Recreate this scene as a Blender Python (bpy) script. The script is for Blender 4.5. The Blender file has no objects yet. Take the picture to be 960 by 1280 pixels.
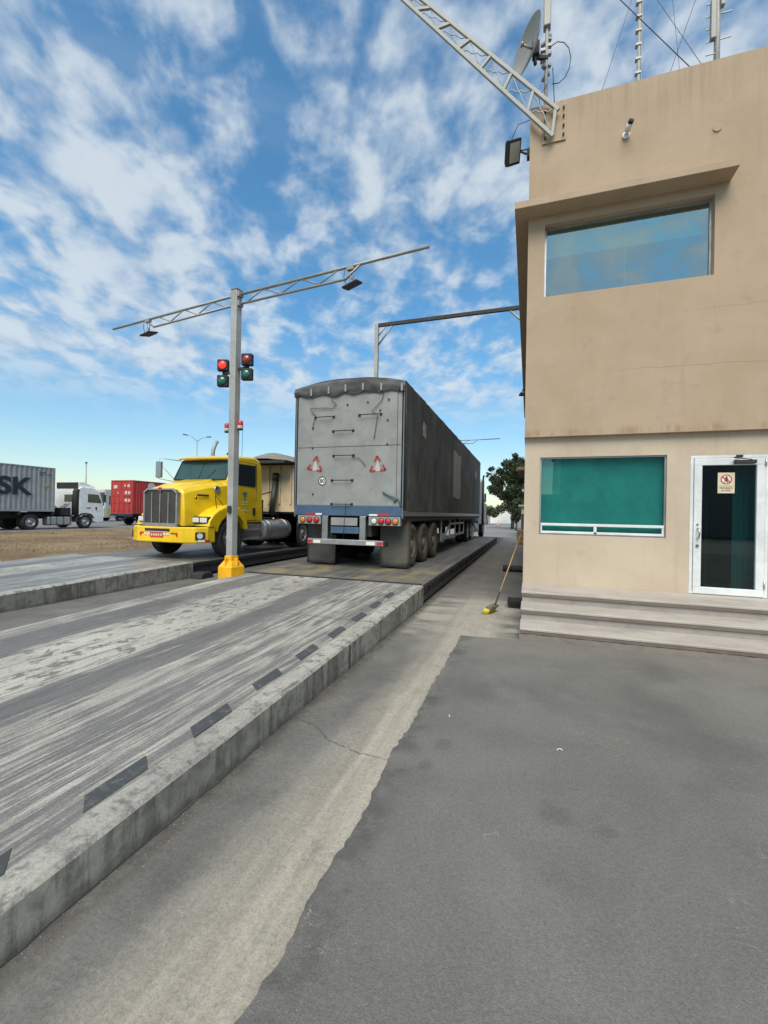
import bpy, bmesh, math, random
from mathutils import Vector, Matrix, noise as mnoise
R = math.radians
random.seed(7)
scn = bpy.context.scene
C = scn.collection

# ------------------------------------------------------------------ camera
cam_d = bpy.data.cameras.new('camera')
cam = bpy.data.objects.new('camera', cam_d); C.objects.link(cam); scn.camera = cam
cam_d.sensor_fit = 'VERTICAL'; cam_d.sensor_height = 36.0
cam_d.lens = 540.0/1280.0*36.0
cam_d.clip_start = 0.05; cam_d.clip_end = 4000
X = Vector((0.94796913, -0.01708655, 0.31790342))
Y = Vector((0.31779534, -0.00877888, -0.94811869))
Z = Vector((0.01899091, 0.99981547, -0.00289208))
cam.matrix_world = Matrix.Translation((0, 0, 1.64)) @ Matrix((X, Y, Z)).to_4x4()

# ------------------------------------------------------------------ node helper
class NT:
    def __init__(s, tree):
        s.t = tree; s.n = tree.nodes; s.l = tree.links
        for n in list(s.n): s.n.remove(n)
    def new(s, typ, **kw):
        n = s.n.new(typ)
        for k, v in kw.items(): setattr(n, k, v)
        return n
    def set(s, sock, v):
        if isinstance(v, bpy.types.NodeSocket): s.l.new(v, sock)
        elif v is not None:
            if sock.type == 'RGBA' and len(v) == 3: v = (*v, 1)
            sock.default_value = v
    def math(s, op, a, b=None, c=None, clamp=False):
        n = s.new('ShaderNodeMath', operation=op); n.use_clamp = clamp
        s.set(n.inputs[0], a)
        if b is not None: s.set(n.inputs[1], b)
        if c is not None: s.set(n.inputs[2], c)
        return n.outputs[0]
    def pos(s): return s.new('ShaderNodeNewGeometry').outputs['Position']
    def obj(s): return s.new('ShaderNodeTexCoord').outputs['Object']
    def sep(s, v):
        n = s.new('ShaderNodeSeparateXYZ'); s.set(n.inputs[0], v); return n.outputs
    def comb(s, x, y, z):
        n = s.new('ShaderNodeCombineXYZ')
        for i, v in enumerate((x, y, z)): s.set(n.inputs[i], v)
        return n.outputs[0]
    def map(s, v, scale=(1, 1, 1), rot=(0, 0, 0), loc=(0, 0, 0)):
        n = s.new('ShaderNodeMapping'); s.set(n.inputs['Vector'], v)
        n.inputs['Scale'].default_value = scale; n.inputs['Rotation'].default_value = rot
        n.inputs['Location'].default_value = loc; return n.outputs[0]
    def noise(s, v, scale=5, detail=4, rough=.55, dist=0):
        n = s.new('ShaderNodeTexNoise'); s.set(n.inputs['Vector'], v)
        n.inputs['Scale'].default_value = scale; n.inputs['Detail'].default_value = detail
        n.inputs['Roughness'].default_value = rough; n.inputs['Distortion'].default_value = dist
        return n.outputs['Fac']
    def voro(s, v, scale=5, feature='F1', rnd=1.0):
        n = s.new('ShaderNodeTexVoronoi', feature=feature); s.set(n.inputs['Vector'], v)
        n.inputs['Scale'].default_value = scale; n.inputs['Randomness'].default_value = rnd
        return n.outputs['Distance']
    def mr(s, v, a, b, c=0., d=1., smooth=True):
        n = s.new('ShaderNodeMapRange'); n.interpolation_type = 'SMOOTHSTEP' if smooth else 'LINEAR'
        s.set(n.inputs[0], v)
        for i, q in enumerate((a, b, c, d)): n.inputs[i+1].default_value = q
        return n.outputs[0]
    def mix(s, f, a, b, mode='MIX'):
        n = s.new('ShaderNodeMix', data_type='RGBA', blend_type=mode)
        s.set(n.inputs[0], f); s.set(n.inputs[6], a); s.set(n.inputs[7], b)
        return n.outputs[2]
    def bump(s, h, strength=.3, dist=.01):
        n = s.new('ShaderNodeBump'); s.set(n.inputs['Height'], h)
        n.inputs['Strength'].default_value = strength; n.inputs['Distance'].default_value = dist
        return n.outputs[0]
    def band(s, x, a, b, soft=.1):      # 1 inside a..b
        return s.math('MULTIPLY', s.mr(x, a-soft, a+soft), s.mr(x, b-soft, b+soft, 1., 0.))

# ------------------------------------------------------------------ world + sun
SUN_AZ, SUN_EL = 172.0, 54.0          # clockwise from +Y
w = bpy.data.worlds.new('World'); scn.world = w; w.use_nodes = True
t = NT(w.node_tree)
sky = t.new('ShaderNodeTexSky', sky_type='NISHITA')
sky.sun_disc = False; sky.sun_elevation = R(SUN_EL); sky.sun_rotation = R(SUN_AZ)
sky.altitude = 0; sky.air_density = 1.0; sky.dust_density = 0.6; sky.ozone_density = 2.0
d = t.new('ShaderNodeTexCoord').outputs['Generated']
n_ = t.new('ShaderNodeVectorMath', operation='NORMALIZE'); t.set(n_.inputs[0], d); d = n_.outputs[0]
sx, sy, sz = t.sep(d)
den = t.math('ADD', t.math('MAXIMUM', sz, 0.02), 0.22)
px_ = t.math('DIVIDE', sx, den); py_ = t.math('DIVIDE', sy, den)
cv = t.comb(px_, py_, 0.0)
cvw = t.map(cv, (1, 1, 1), (0, 0, R(-32)), (3.1, 1.7, 0))
big = t.noise(t.map(cvw, (1.0, .7, 1)), 1.75, 3, .5, .3)
mid = t.noise(t.map(cvw, (1.0, .75, 1)), 9.0, 3, .5, .35)
fine = t.noise(t.map(cvw, (1.1, .9, 1)), 25, 5, .6, .1)
left = t.mr(t.math('ADD', t.math('MULTIPLY', px_, -1.0), t.math('MULTIPLY', py_, 0.0)), -1.2, 1.8, -.03, .07, False)
dn = t.math('ADD', t.math('MULTIPLY', big, .40), t.math('MULTIPLY', mid, .44))
dn = t.math('ADD', dn, t.math('MULTIPLY', fine, .16))
dn = t.math('ADD', dn, left)
dn = t.math('ADD', dn, t.mr(sy, .1, -.5, 0., .04, False))
cov = t.mr(dn, .425, .61)
cov = t.math('MULTIPLY', cov, t.mr(sz, .16, .30))
thin = t.math('MULTIPLY', t.mr(t.noise(t.map(cvw, (.5, 2.2, 1)), 1.6, 5, .6, .4), .45, .8), t.mr(sz, .06, .2))
cov = t.math('MAXIMUM', t.math('MULTIPLY', cov, .84), t.math('MULTIPLY', thin, .30))
tint = t.mix(t.mr(sz, .0, .42), (.82, .84, .76), (.56, .98, 1.06))
skyc = t.mix(1.0, sky.outputs[0], tint, 'MULTIPLY')
hs = t.new('ShaderNodeHueSaturation'); t.set(hs.inputs['Color'], skyc)
hs.inputs['Saturation'].default_value = 1.0; hs.inputs['Value'].default_value = 1.02
cloudc = t.mix(t.mr(mid, .35, .65), (2.75, 3.3, 3.95), (3.95, 4.35, 4.65))
final = t.mix(cov, hs.outputs[0], cloudc)
bg = t.new('ShaderNodeBackground'); t.set(bg.inputs[0], final); bg.inputs[1].default_value = 0.09
out = t.new('ShaderNodeOutputWorld'); t.l.new(bg.outputs[0], out.inputs[0])

sun_d = bpy.data.lights.new('sun', 'SUN'); sun_d.energy = 2.1; sun_d.angle = R(40); sun_d.color = (1, .915, .78)
sun = bpy.data.objects.new('sun', sun_d); C.objects.link(sun)
sdir = Vector((math.sin(R(SUN_AZ))*math.cos(R(SUN_EL)), math.cos(R(SUN_AZ))*math.cos(R(SUN_EL)), math.sin(R(SUN_EL))))
sun.rotation_euler = sdir.to_track_quat('Z', 'Y').to_euler(); sun.location = (-20, 0, 30)
vs = scn.view_settings
vs.view_transform = 'Standard'; vs.look = 'None'; vs.gamma = 1.0; vs.use_curve_mapping = False
vs.exposure = 1.0

# ------------------------------------------------------------------ materials
def principled(t, base, rough=.6, metal=0., spec=.5, normal=None, emis=None, coat=0.):
    p = t.new('ShaderNodeBsdfPrincipled'); o = t.new('ShaderNodeOutputMaterial')
    t.l.new(p.outputs[0], o.inputs[0])
    t.set(p.inputs['Base Color'], base); t.set(p.inputs['Roughness'], rough); t.set(p.inputs['Metallic'], metal)
    p.inputs['Specular IOR Level'].default_value = spec
    p.inputs['Coat Weight'].default_value = coat; p.inputs['Coat Roughness'].default_value = .08
    if normal is not None: t.l.new(normal, p.inputs['Normal'])
    if emis:
        p.inputs['Emission Color'].default_value = (*emis[0], 1); p.inputs['Emission Strength'].default_value = emis[1]
    return p
def mk(name):
    m = bpy.data.materials.new(name); m.use_nodes = True
    return m, NT(m.node_tree)
def M(name, col, rough=.55, metal=0., dirt=.35, dcol=(.10, .085, .065), dscale=3., bump=.15, bscale=40., spec=.5, coat=0., emis=None):
    """painted / plain surface with uneven tone, grime patches and fine grain"""
    m, t = mk(name); P = t.pos()
    n1 = t.noise(P, dscale, 6, .65, .3); n2 = t.noise(P, bscale, 3, .6)
    c = t.mix(t.mr(n1, .3, .7), tuple(v*.86 for v in col), tuple(min(1, v*1.1) for v in col))
    f = t.math('MULTIPLY', t.mr(t.noise(P, dscale*2.3, 8, .72), .48, .78), dirt)
    c = t.mix(f, c, dcol)
    r = t.mr(n1, .2, .8, max(.02, rough-.08), min(1, rough+.12))
    principled(t, c, r, metal, spec, t.bump(n2, bump, .003) if bump else None, emis, coat)
    return m
def plain(name, col, rough=.5, metal=0., emis=None, spec=.5, coat=0.):
    m, t = mk(name); principled(t, col, rough, metal, spec, None, emis, coat); return m
def glassy(name, tint, refl, rough=0.0, body=None, bodyf=0.):
    """window glass: clear mirror share plus tinted see-through share"""
    m, t = mk(name)
    g = t.new('ShaderNodeBsdfGlossy'); g.inputs['Color'].default_value = (.80, .97, .95, 1); g.inputs['Roughness'].default_value = rough
    tr = t.new('ShaderNodeBsdfTransparent'); tr.inputs['Color'].default_value = (*tint, 1)
    fr = t.new('ShaderNodeLayerWeight'); fr.inputs['Blend'].default_value = .35
    f = t.math('ADD', t.math('MULTIPLY', fr.outputs['Fresnel'], .5), refl, clamp=True)
    wob = t.bump(t.noise(t.pos(), 1.2, 1, .4), .06, .02); t.l.new(wob, g.inputs['Normal'])
    mx = t.new('ShaderNodeMixShader'); t.set(mx.inputs[0], f); t.l.new(tr.outputs[0], mx.inputs[1]); t.l.new(g.outputs[0], mx.inputs[2])
    last = mx.outputs[0]
    if body:
        df = t.new('ShaderNodeBsdfDiffuse'); df.inputs['Color'].default_value = (*body, 1)
        m2 = t.new('ShaderNodeMixShader'); m2.inputs[0].default_value = bodyf
        t.l.new(last, m2.inputs[1]); t.l.new(df.outputs[0], m2.inputs[2]); last = m2.outputs[0]
    o = t.new('ShaderNodeOutputMaterial'); t.l.new(last, o.inputs[0])
    return m

def mat_ground_concrete():
    m, t = mk('worn_concrete'); P = t.pos(); x, y, z = t.sep(P)
    wob = t.math('MULTIPLY', t.math('SUBTRACT', t.noise(t.map(P, (.6, .35, 1)), 1.0, 4, .6), .5), .9)
    xw = t.math('ADD', x, wob)
    blot = t.noise(P, 1.3, 7, .65, .3)
    st = t.noise(t.map(P, (5, .35, 1)), 1.6, 6, .65)
    fine = t.noise(P, 32, 7, .78)
    grey = t.mix(t.mr(blot, .3, .7), (.120, .117, .108), (.185, .180, .165))
    beige = t.mix(t.mr(st, .3, .7), (.315, .288, .235), (.42, .388, .322))
    # lighter worn band beside the asphalt edge
    b = t.band(xw, -1.20, -.4, .22)
    b = t.math('MULTIPLY', b, t.mr(y, 6.5, 10, 1., .15))
    c = t.mix(b, grey, beige)
    pale = t.math('MULTIPLY', t.band(y, 5.7, 8.6, .5), t.mr(t.noise(t.map(P, (1, 3, 1)), .9, 5, .6), .35, .62))
    pale = t.math('MULTIPLY', pale, t.band(x, -1.7, .3, .1))
    c = t.mix(pale, c, (.37, .345, .29))
    # tyre darkening tracks through the band
    tr = t.math('MULTIPLY', t.band(t.math('ADD', x, t.math('MULTIPLY', st, .25)), -1.02, -.92, .05), .3)
    c = t.mix(tr, c, (.17, .15, .13))
    pk = t.math('MULTIPLY', t.mr(t.noise(P, 2.1, 5, .6), .52, .7), .22)
    c = t.mix(pk, c, (.28, .235, .21))
    c = t.mix(t.math('MULTIPLY', t.mr(t.noise(P, 4.5, 8, .75), .5, .75), .35), c, (.085, .08, .072))
    # grime right against the kerb
    k = t.math('MULTIPLY', t.band(x, -1.80, -1.66, .05), t.mr(t.noise(P, 7, 4, .6), .3, .6))
    c = t.mix(t.math('MULTIPLY', k, .55), c, (.06, .055, .05))
    c = t.mix(t.mr(fine, .40, .66, 0, .45, False), c, t.mix(1., c, (.5, .5, .5), 'MULTIPLY'))
    fib = t.noise(P, 85, 5, .75, 1.2)
    c = t.mix(t.mr(fib, .44, .60, 0, .6, False), c, t.mix(1., c, (.55, .55, .55), 'MULTIPLY'))
    scr = t.noise(t.map(P, (1.2, 9, 1), (0, 0, R(-50))), 3.2, 7, .75)
    c = t.mix(t.mr(scr, .53, .70, 0, .4), c, t.mix(1., c, (1.5, 1.45, 1.35), 'MULTIPLY'))
    c = t.mix(t.math('MULTIPLY', t.mr(t.voro(P, 34), .03, .07, 1., 0.), .35), c, (.5, .47, .42))
    for yj in (9.6, 13.8, 19.5):
        j = t.band(t.math('ADD', y, t.math('MULTIPLY', wob, .02)), yj-.012, yj+.012, .01)
        c = t.mix(t.math('MULTIPLY', j, .7), c, (.05, .045, .04))
    h = t.math('ADD', t.math('MULTIPLY', fine, .6), t.math('MULTIPLY', t.noise(P, 150, 3, .6), .5))
    principled(t, c, t.mr(blot, .2, .8, .75, .95), 0, .35, t.bump(h, .55, .006)); return m
def mat_asphalt():
    m, t = mk('asphalt_patch'); P = t.pos(); x, y, z = t.sep(P)
    b = t.noise(P, .7, 5, .6, .4); f = t.noise(P, 60, 6, .8); f2 = t.noise(P, 30, 6, .7)
    c = t.mix(t.mr(b, .3, .7), (.148, .143, .130), (.205, .199, .182))
    sw = t.noise(t.map(P, (1.4, .25, 1), (0, 0, R(14))), 1.6, 4, .55, .3)
    c = t.mix(t.mr(sw, .42, .68, 0, .5), c, (.165, .163, .150))
    dk = t.noise(t.map(P, (1, 1, 1), (0, 0, 0), (5, 2, 0)), .9, 4, .55)
    c = t.mix(t.mr(dk, .47, .70, 0, .45), c, (.095, .094, .091))
    for (ox, oy, rad) in ((2.5, 3.3, .8), (-.55, 3.05, .10), (-.60, 2.75, .07), (.15, 2.55, .12), (.42, 2.5, .07), (.1, 1.0, .5)):
        dd = t.math('SQRT', t.math('ADD', t.math('POWER', t.math('SUBTRACT', x, ox), 2), t.math('POWER', t.math('SUBTRACT', y, oy), 2)))
        dd = t.math('ADD', dd, t.math('MULTIPLY', t.math('SUBTRACT', t.noise(P, 3.5/max(rad, .3), 5, .6), .5), rad*1.6))
        c = t.mix(t.mr(dd, rad*.3, rad*1.1, .30, 0.), c, (.07, .068, .066))
    # dusty strip before the steps
    c = t.mix(t.math('MULTIPLY', t.mr(t.math('ADD', y, t.math('MULTIPLY', b, .9)), 5.6, 6.3), .5), c, (.23, .21, .175))
    # darker bitumen lip along the edge
    e = t.math('MULTIPLY', t.mr(x, -.78, -.62, 1., 0.), t.mr(t.noise(P, 3, 4, .6), .4, .62))
    c = t.mix(t.math('MULTIPLY', e, .55), c, (.06, .06, .062))
    f3 = t.noise(P, 170, 4, .8)
    c = t.mix(t.mr(f3, .42, .60, .0, .5, False), c, t.mix(1., c, (.45, .45, .45), 'MULTIPLY'))
    c = t.mix(t.mr(f, .40, .64, .0, .45, False), c, t.mix(1., c, (.5, .5, .5), 'MULTIPLY'))
    c = t.mix(t.mr(t.noise(t.map(P, (1, 1, 1), (0, 0, 0), (9, 9, 0)), 48, 5, .8), .56, .72, 0, .22, False), c, (.30, .295, .27))
    c = t.mix(t.mr(f2, .56, .8, 0, .35), c, (.24, .23, .21))
    sp = t.voro(P, 21); c = t.mix(t.mr(sp, .022, .06, .7, 0.), c, (.36, .35, .32))
    # short pale scuffs
    s1 = t.noise(t.map(P, (1, 1, 1), (0, 0, 0), (2, 7, 0)), 5.5, 2, .5, 2.2)
    s2 = t.mr(t.noise(P, 1.6, 2, .5), .55, .66)
    c = t.mix(t.math('MULTIPLY', t.math('MULTIPLY', t.band(s1, .497, .503, .003), s2), .6), c, (.36, .35, .32))
    h = t.math('ADD', f, t.math('MULTIPLY', t.voro(P, 160), .7))
    principled(t, c, .9, 0, .3, t.bump(h, .6, .004)); return m
def mat_ramp(name, x0, shift=0., wet=0.):
    m, t = mk(name); P = t.pos(); x, y, z = t.sep(P)
    X_ = t.math('SUBTRACT', x, x0)      # 0 at the right edge, negative to the left
    ang = t.map(P, (1, 1, 1), (0, 0, R(3.5)))
    hair = t.noise(t.map(ang, (22, .7, 1)), 1.6, 8, .76, .25)
    hair2 = t.noise(t.map(P, (11, .3, 1), (0, 0, R(-2.0))), 1.3, 6, .68)
    blot = t.noise(P, 1.1, 6, .6, .4); fine = t.noise(P, 60, 5, .7)
    lane = t.math('ADD', X_, t.math('MULTIPLY', t.math('SUBTRACT', t.noise(t.map(P, (.7, .25, 1)), 1, 3, .5), .5), .35))
    pale = t.mix(t.mr(blot, .3, .7), (.29, .28, .245), (.48, .46, .40))
    dark = t.mix(t.mr(hair2, .3, .7), (.070, .068, .069), (.150, .144, .141))
    k = t.band(lane, -1.45, -.45, .28)
    k2 = t.band(lane, -1.78, -1.38, .12)
    k3 = t.band(lane, -3.4, -2.85, .14)
    fx = t.math('ADD', t.math('MULTIPLY', k, .015), t.math('MULTIPLY', k2, .14))
    fx = t.math('ADD', fx, t.math('MULTIPLY', k3, .12))
    s = t.math('ADD', t.math('ADD', t.math('MULTIPLY', hair, .75), t.math('MULTIPLY', hair2, .55)), fx)
    edge = t.band(t.math('ADD', X_, t.math('MULTIPLY', blot, .10)), -.12, .3, .035)
    mg = t.math('MULTIPLY', t.band(X_, -.50, -.16, .06), .03)
    s = t.math('ADD', s, mg); s = t.math('SUBTRACT', s, t.math('MULTIPLY', edge, .10))
    pk = t.band(lane, -2.85, -1.85, .10)
    s = t.math('SUBTRACT', s, t.math('MULTIPLY', pk, .085))
    brk = t.noise(t.map(P, (3.2, 1.4, 1), (0, 0, R(9))), 1.5, 6, .7, .3)
    s = t.math('ADD', s, t.math('MULTIPLY', t.math('SUBTRACT', brk, .5), .30))
    s = t.math('ADD', s, t.math('MULTIPLY', t.math('SUBTRACT', blot, .5), .16))
    soft = t.mix(.15, t.mr(s, .575, .74), t.mr(s, .50, .82))
    c = t.mix(t.math('MULTIPLY', soft, .92), pale, dark)
    # shallow worn pock marks
    pn = t.noise(t.map(P, (6.5, 3.6, 1), (0, 0, R(14))), 1.5, 4, .62, .4)
    pm = t.math('MULTIPLY', t.math('MULTIPLY', t.mr(pn, .545, .60), pk), t.mr(t.noise(P, 1.3, 3, .5), .28, .44))
    c = t.mix(t.math('MULTIPLY', pm, .8), c, (.12, .115, .11))
    ed = t.math('MULTIPLY', edge, t.mr(t.noise(P, 9, 7, .72), .48, .62))
    c = t.mix(t.math('MULTIPLY', ed, .8), c, (.115, .11, .10))
    c = t.mix(t.math('MULTIPLY', t.mr(t.noise(t.map(P, (1, .5, 1)), .55, 4, .55), .5, .72), .35), c, (.20, .195, .19))
    c = t.mix(t.mr(t.noise(P, 70, 6, .8), .44, .60, 0, .62, False), c, t.mix(1., c, (.5, .5, .5), 'MULTIPLY'))
    lj = t.band(t.math('ADD', y, t.math('MULTIPLY', t.noise(P, 6, 3, .6), .05)), 5.02, 5.05, .012)
    c = t.mix(t.math('MULTIPLY', lj, .6), c, (.07, .065, .06))
    r = t.mr(s, .5, .9, .82 - wet*.40, .6 - wet*.35)
    h = t.math('ADD', t.math('MULTIPLY', hair, .5), t.math('ADD', t.math('MULTIPLY', fine, .6), t.math('MULTIPLY', pm, -1.2)))
    principled(t, c, r, 0, .4, t.bump(h, .4, .006)); return m
def mat_kerb():
    m, t = mk('kerb_concrete'); P = t.pos(); x, y, z = t.sep(P)
    drip = t.math('ADD', t.math('MULTIPLY', t.noise(t.map(P, (1, 7, .6)), 1.5, 7, .75), .55), t.math('MULTIPLY', t.noise(P, 1.9, 6, .7), .45))
    b = t.noise(P, 1.4, 6, .6)
    c = t.mix(t.mr(b, .3, .7), (.28, .262, .222), (.42, .395, .335))
    c = t.mix(t.mr(drip, .45, .60, 0, .85), c, (.115, .107, .092))
    c = t.mix(t.math('MULTIPLY', t.mr(t.noise(P, 8, 7, .7), .44, .66), .55), c, (.10, .095, .085))
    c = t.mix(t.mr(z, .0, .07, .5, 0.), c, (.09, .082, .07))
    f = t.noise(P, 70, 5, .7)
    c = t.mix(t.mr(f, .3, .7, 0, .4, False), c, t.mix(1., c, (.6, .6, .6), 'MULTIPLY'))
    principled(t, c, .9, 0, .3, t.bump(t.math('ADD', f, t.noise(P, 9, 4, .6)), .5, .008)); return m
def mat_deck():
    m, t = mk('deck_plate'); P = t.pos(); x, y, z = t.sep(P)
    b = t.noise(P, 1.2, 6, .65, .3); s = t.noise(t.map(P, (9, .35, 1)), 1.2, 6, .7)
    c = t.mix(t.mr(s, .3, .7), (.075, .072, .068), (.17, .165, .155))
    yl = t.math('MULTIPLY', t.band(y, 7.5, 9.6, .5), t.mr(b, .42, .62))
    c = t.mix(t.math('MULTIPLY', yl, .75), c, (.27, .215, .10))
    c = t.mix(t.mr(t.noise(P, .6, 4, .5), .5, .7, 0, .4), c, (.20, .195, .185))
    principled(t, c, t.mr(b, .25, .75, .42, .8), .15, .45, t.bump(t.noise(P, 40, 4, .6), .3, .005)); return m
def mat_stucco(name, ca, cb, stain=(.19, .15, .11)):
    m, t = mk(name); P = t.pos(); x, y, z = t.sep(P)
    b = t.noise(P, .9, 6, .6, .3); f = t.noise(P, 75, 5, .7); g = t.noise(P, 16, 5, .6)
    c = t.mix(t.mr(b, .3, .7), ca, cb)
    v = t.noise(t.map(P, (5, 5, .3)), 1.1, 6, .68)
    c = t.mix(t.mr(v, .54, .78, 0, .20), c, stain)
    c = t.mix(t.math('MULTIPLY', t.mr(t.noise(P, 3.4, 7, .7), .55, .78), .28), c, stain)
    # rain streaks below the parapet
    tp = t.math('MULTIPLY', t.mr(z, 7.4, 8.7), t.mr(t.noise(t.map(P, (7, 7, .25)), 1.3, 6, .7), .44, .66))
    c = t.mix(t.math('MULTIPLY', tp, .26), c, (.15, .125, .10))
    # rust at the soffit and hairline crack
    so = t.math('MULTIPLY', t.band(z, 2.98, 3.10, .06), t.mr(t.noise(t.map(P, (3, 3, .6)), 2, 5, .7), .45, .65))
    c = t.mix(t.math('MULTIPLY', so, .45), c, (.24, .12, .055))
    zc = t.math('ADD', z, t.math('ADD', t.math('MULTIPLY', x, .02), t.math('MULTIPLY', t.noise(P, 3, 5, .7), .10)))
    cr = t.math('MULTIPLY', t.band(zc, 4.108, 4.118, .005), t.mr(x, .9, 1.9))
    c = t.mix(t.math('MULTIPLY', cr, .45), c, (.16, .125, .09))
    zc2 = t.math('ADD', z, t.math('MULTIPLY', t.noise(P, 2, 5, .7), .16))
    cr2 = t.math('MULTIPLY', t.band(zc2, 4.95, 4.958, .005), t.mr(x, 1.9, 2.6))
    c = t.mix(t.math('MULTIPLY', cr2, .4), c, (.2, .15, .1))
    c = t.mix(t.mr(f, .3, .7, 0, .16, False), c, t.mix(1., c, (.6, .6, .6), 'MULTIPLY'))
    h = t.math('ADD', t.math('MULTIPLY', f, .6), g)
    principled(t, c, .88, 0, .25, t.bump(h, .32, .006)); return m
def mat_tarp():
    m, t = mk('tarpaulin'); P = t.pos()
    b = t.noise(P, .8, 6, .6, .3); s = t.noise(t.map(P, (1, 6, .35)), 1.4, 7, .7)
    c = t.mix(t.mr(b, .32, .68), (.050, .052, .054), (.115, .117, .115))
    c = t.mix(t.mr(s, .46, .72, 0, .6), c, (.15, .149, .143))
    z = t.sep(P)[2]
    lo = t.math('MULTIPLY', t.mr(z, 1.7, 3.0, 1., 0.), t.mr(t.noise(t.map(P, (1, 1.2, 5)), 1.8, 6, .7), .45, .65))
    c = t.mix(t.math('MULTIPLY', lo, .35), c, (.16, .15, .13))
    h = t.math('ADD', s, t.noise(P, 90, 3, .6))
    principled(t, c, .78, 0, .35, t.bump(h, .35, .012)); return m
def mat_grass():
    m, t = mk('dry_grass'); P = t.pos()
    b = t.noise(P, .35, 5, .6, .4); f = t.noise(P, 9, 8, .75)
    c = t.mix(t.mr(b, .35, .65), (.150, .100, .062), (.27, .20, .125))
    c = t.mix(t.mr(f, .4, .7, 0, .7), c, (.115, .080, .048))
    c = t.mix(t.mr(t.noise(P, 1.1, 6, .7), .55, .72, 0, .5), c, (.36, .30, .21))
    principled(t, c, .95, 0, .1, t.bump(f, .8, .04)); return m
def mat_tile():
    m, t = mk('terrazzo'); P = t.pos()
    f = t.noise(P, 130, 3, .6); b = t.noise(P, 2, 5, .6); v = t.voro(P, 95)
    c = t.mix(t.mr(b, .3, .7), (.36, .325, .29), (.43, .39, .35))
    c = t.mix(t.mr(v, .08, .2, .4, 0.), c, (.22, .18, .16))
    c = t.mix(t.math('MULTIPLY', t.mr(t.noise(t.map(P, (.5, 1, 6)), 3, 7, .7), .48, .72), .45), c, (.17, .145, .12))
    x = t.sep(P)[0]
    j = t.band(t.math('FRACT', t.math('DIVIDE', t.math('ADD', x, 10.08), .4)), .488, .5, .004)
    c = t.mix(t.math('MULTIPLY', j, .5), c, (.2, .17, .15))
    principled(t, c, t.mr(b, .2, .8, .35, .6), 0, .45, t.bump(f, .08, .002)); return m

m_conc = mat_ground_concrete(); m_asph = mat_asphalt()
m_ramp = mat_ramp('skid_marked_concrete', -1.76)
m_ramp2 = mat_ramp('damp_skid_concrete', -7.65, wet=.8)
m_kerb = mat_kerb(); m_deck = mat_deck()
m_wall = mat_stucco('beige_stucco', (.385, .290, .200), (.44, .340, .240))
m_wall2 = mat_stucco('bounce_lit_stucco', (.48, .39, .295), (.555, .465, .355))  # beige stucco of the lower wall, lightened in colour for light bounced off the ground
m_cream = M('cream_wall', (.62, .50, .33), .9, dirt=.3, dcol=(.35, .27, .18), bump=.3, bscale=60)
m_tarp = mat_tarp(); m_grass = mat_grass(); m_tile = mat_tile()
m_riser = M('riser_tile', (.31, .285, .255), .6, dirt=.35, dscale=2.5, bump=0)
m_rough = M('rough_base', (.17, .15, .13), .95, dirt=.8, bump=.8, bscale=30)
m_nose = M('nosing', (.16, .13, .105), .6, dirt=.4, dscale=5)
m_far = M('far_road', (.20, .195, .185), .9, dirt=.3, dscale=.2, bscale=8)
m_earth = M('dusty_ground', (.215, .20, .175), .95, dirt=.4, dscale=.15, bscale=5)
m_steeldark = M('dark_steel', (.035, .035, .038), .6, .2, dirt=.4, dcol=(.10, .08, .06))
m_black = M('black_rubber', (.022, .022, .024), .8, dirt=.35, dcol=(.09, .08, .065))
m_pad = M('grip_pad', (.048, .053, .058), .9, dirt=.8, dcol=(.17, .165, .15), dscale=7, bump=.5, bscale=160)
m_tyre = M('tyre', (.022, .021, .020), .85, dirt=.6, dcol=(.10, .085, .065), dscale=4)
m_tyredust = M('dusty_tyre', (.07, .062, .052), .92, dirt=.8, dcol=(.21, .18, .135), dscale=3)
m_galv = M('galvanised', (.30, .30, .29), .5, .35, dirt=.2, dscale=1.5, bump=0)
m_greypaint = M('grey_paint', (.36, .36, .345), .5, .1, dirt=.3, dscale=2.2, bump=.08)
m_lightgrey = M('pale_grey_paint', (.30, .30, .28), .5, dirt=.3, bump=0)
m_yellow = M('yellow_paint', (.80, .53, .008), .32, dirt=.10, dcol=(.35, .24, .03), dscale=1.6, bump=.0, coat=.5)
m_oryellow = M('safety_yellow', (.83, .42, .01), .5, dirt=.25, dcol=(.30, .16, .03))
m_chrome = M('chrome', (.42, .42, .42), .28, .95, dirt=.25, dcol=(.2, .18, .15), bump=.0)
m_alu = M('aluminium', (.42, .42, .42), .38, .8, dirt=.3, bump=.05)
m_chassis = M('chassis_black', (.028, .027, .026), .7, .1, dirt=.5, dcol=(.09, .075, .06))
m_glassd = plain('dark_glass', (.015, .022, .024), .05, 0, spec=.8)
m_cabglass = plain('cab_windscreen', (.03, .07, .07), .05, 0, spec=.4)
m_white = M('white_paint', (.80, .80, .80), .35, dirt=.15, dcol=(.35, .33, .30), coat=.3, bump=0)
m_whitep = M('white_door_paint', (.66, .68, .68), .38, dirt=.18, dcol=(.35, .34, .31), bump=.0)
m_red = plain('red_reflector', (.55, .02, .02), .3)
m_white_r = plain('white_reflector', (.75, .73, .68), .35)
m_redlens = plain('red_lens', (.45, .015, .02), .2, spec=.7)
m_amber = plain('amber_lens', (.60, .20, .02), .25, spec=.7)
m_clear = plain('clear_lens', (.62, .64, .62), .1, spec=.8)
m_redcont = M('red_container_paint', (.42, .035, .028), .6, dirt=.35, dcol=(.16, .04, .03), dscale=1.2)
m_greycont = M('grey_container_paint', (.30, .315, .32), .6, dirt=.25, dscale=1.0)
m_letter = M('container_lettering', (.012, .02, .035), .6, dirt=.1)
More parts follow.
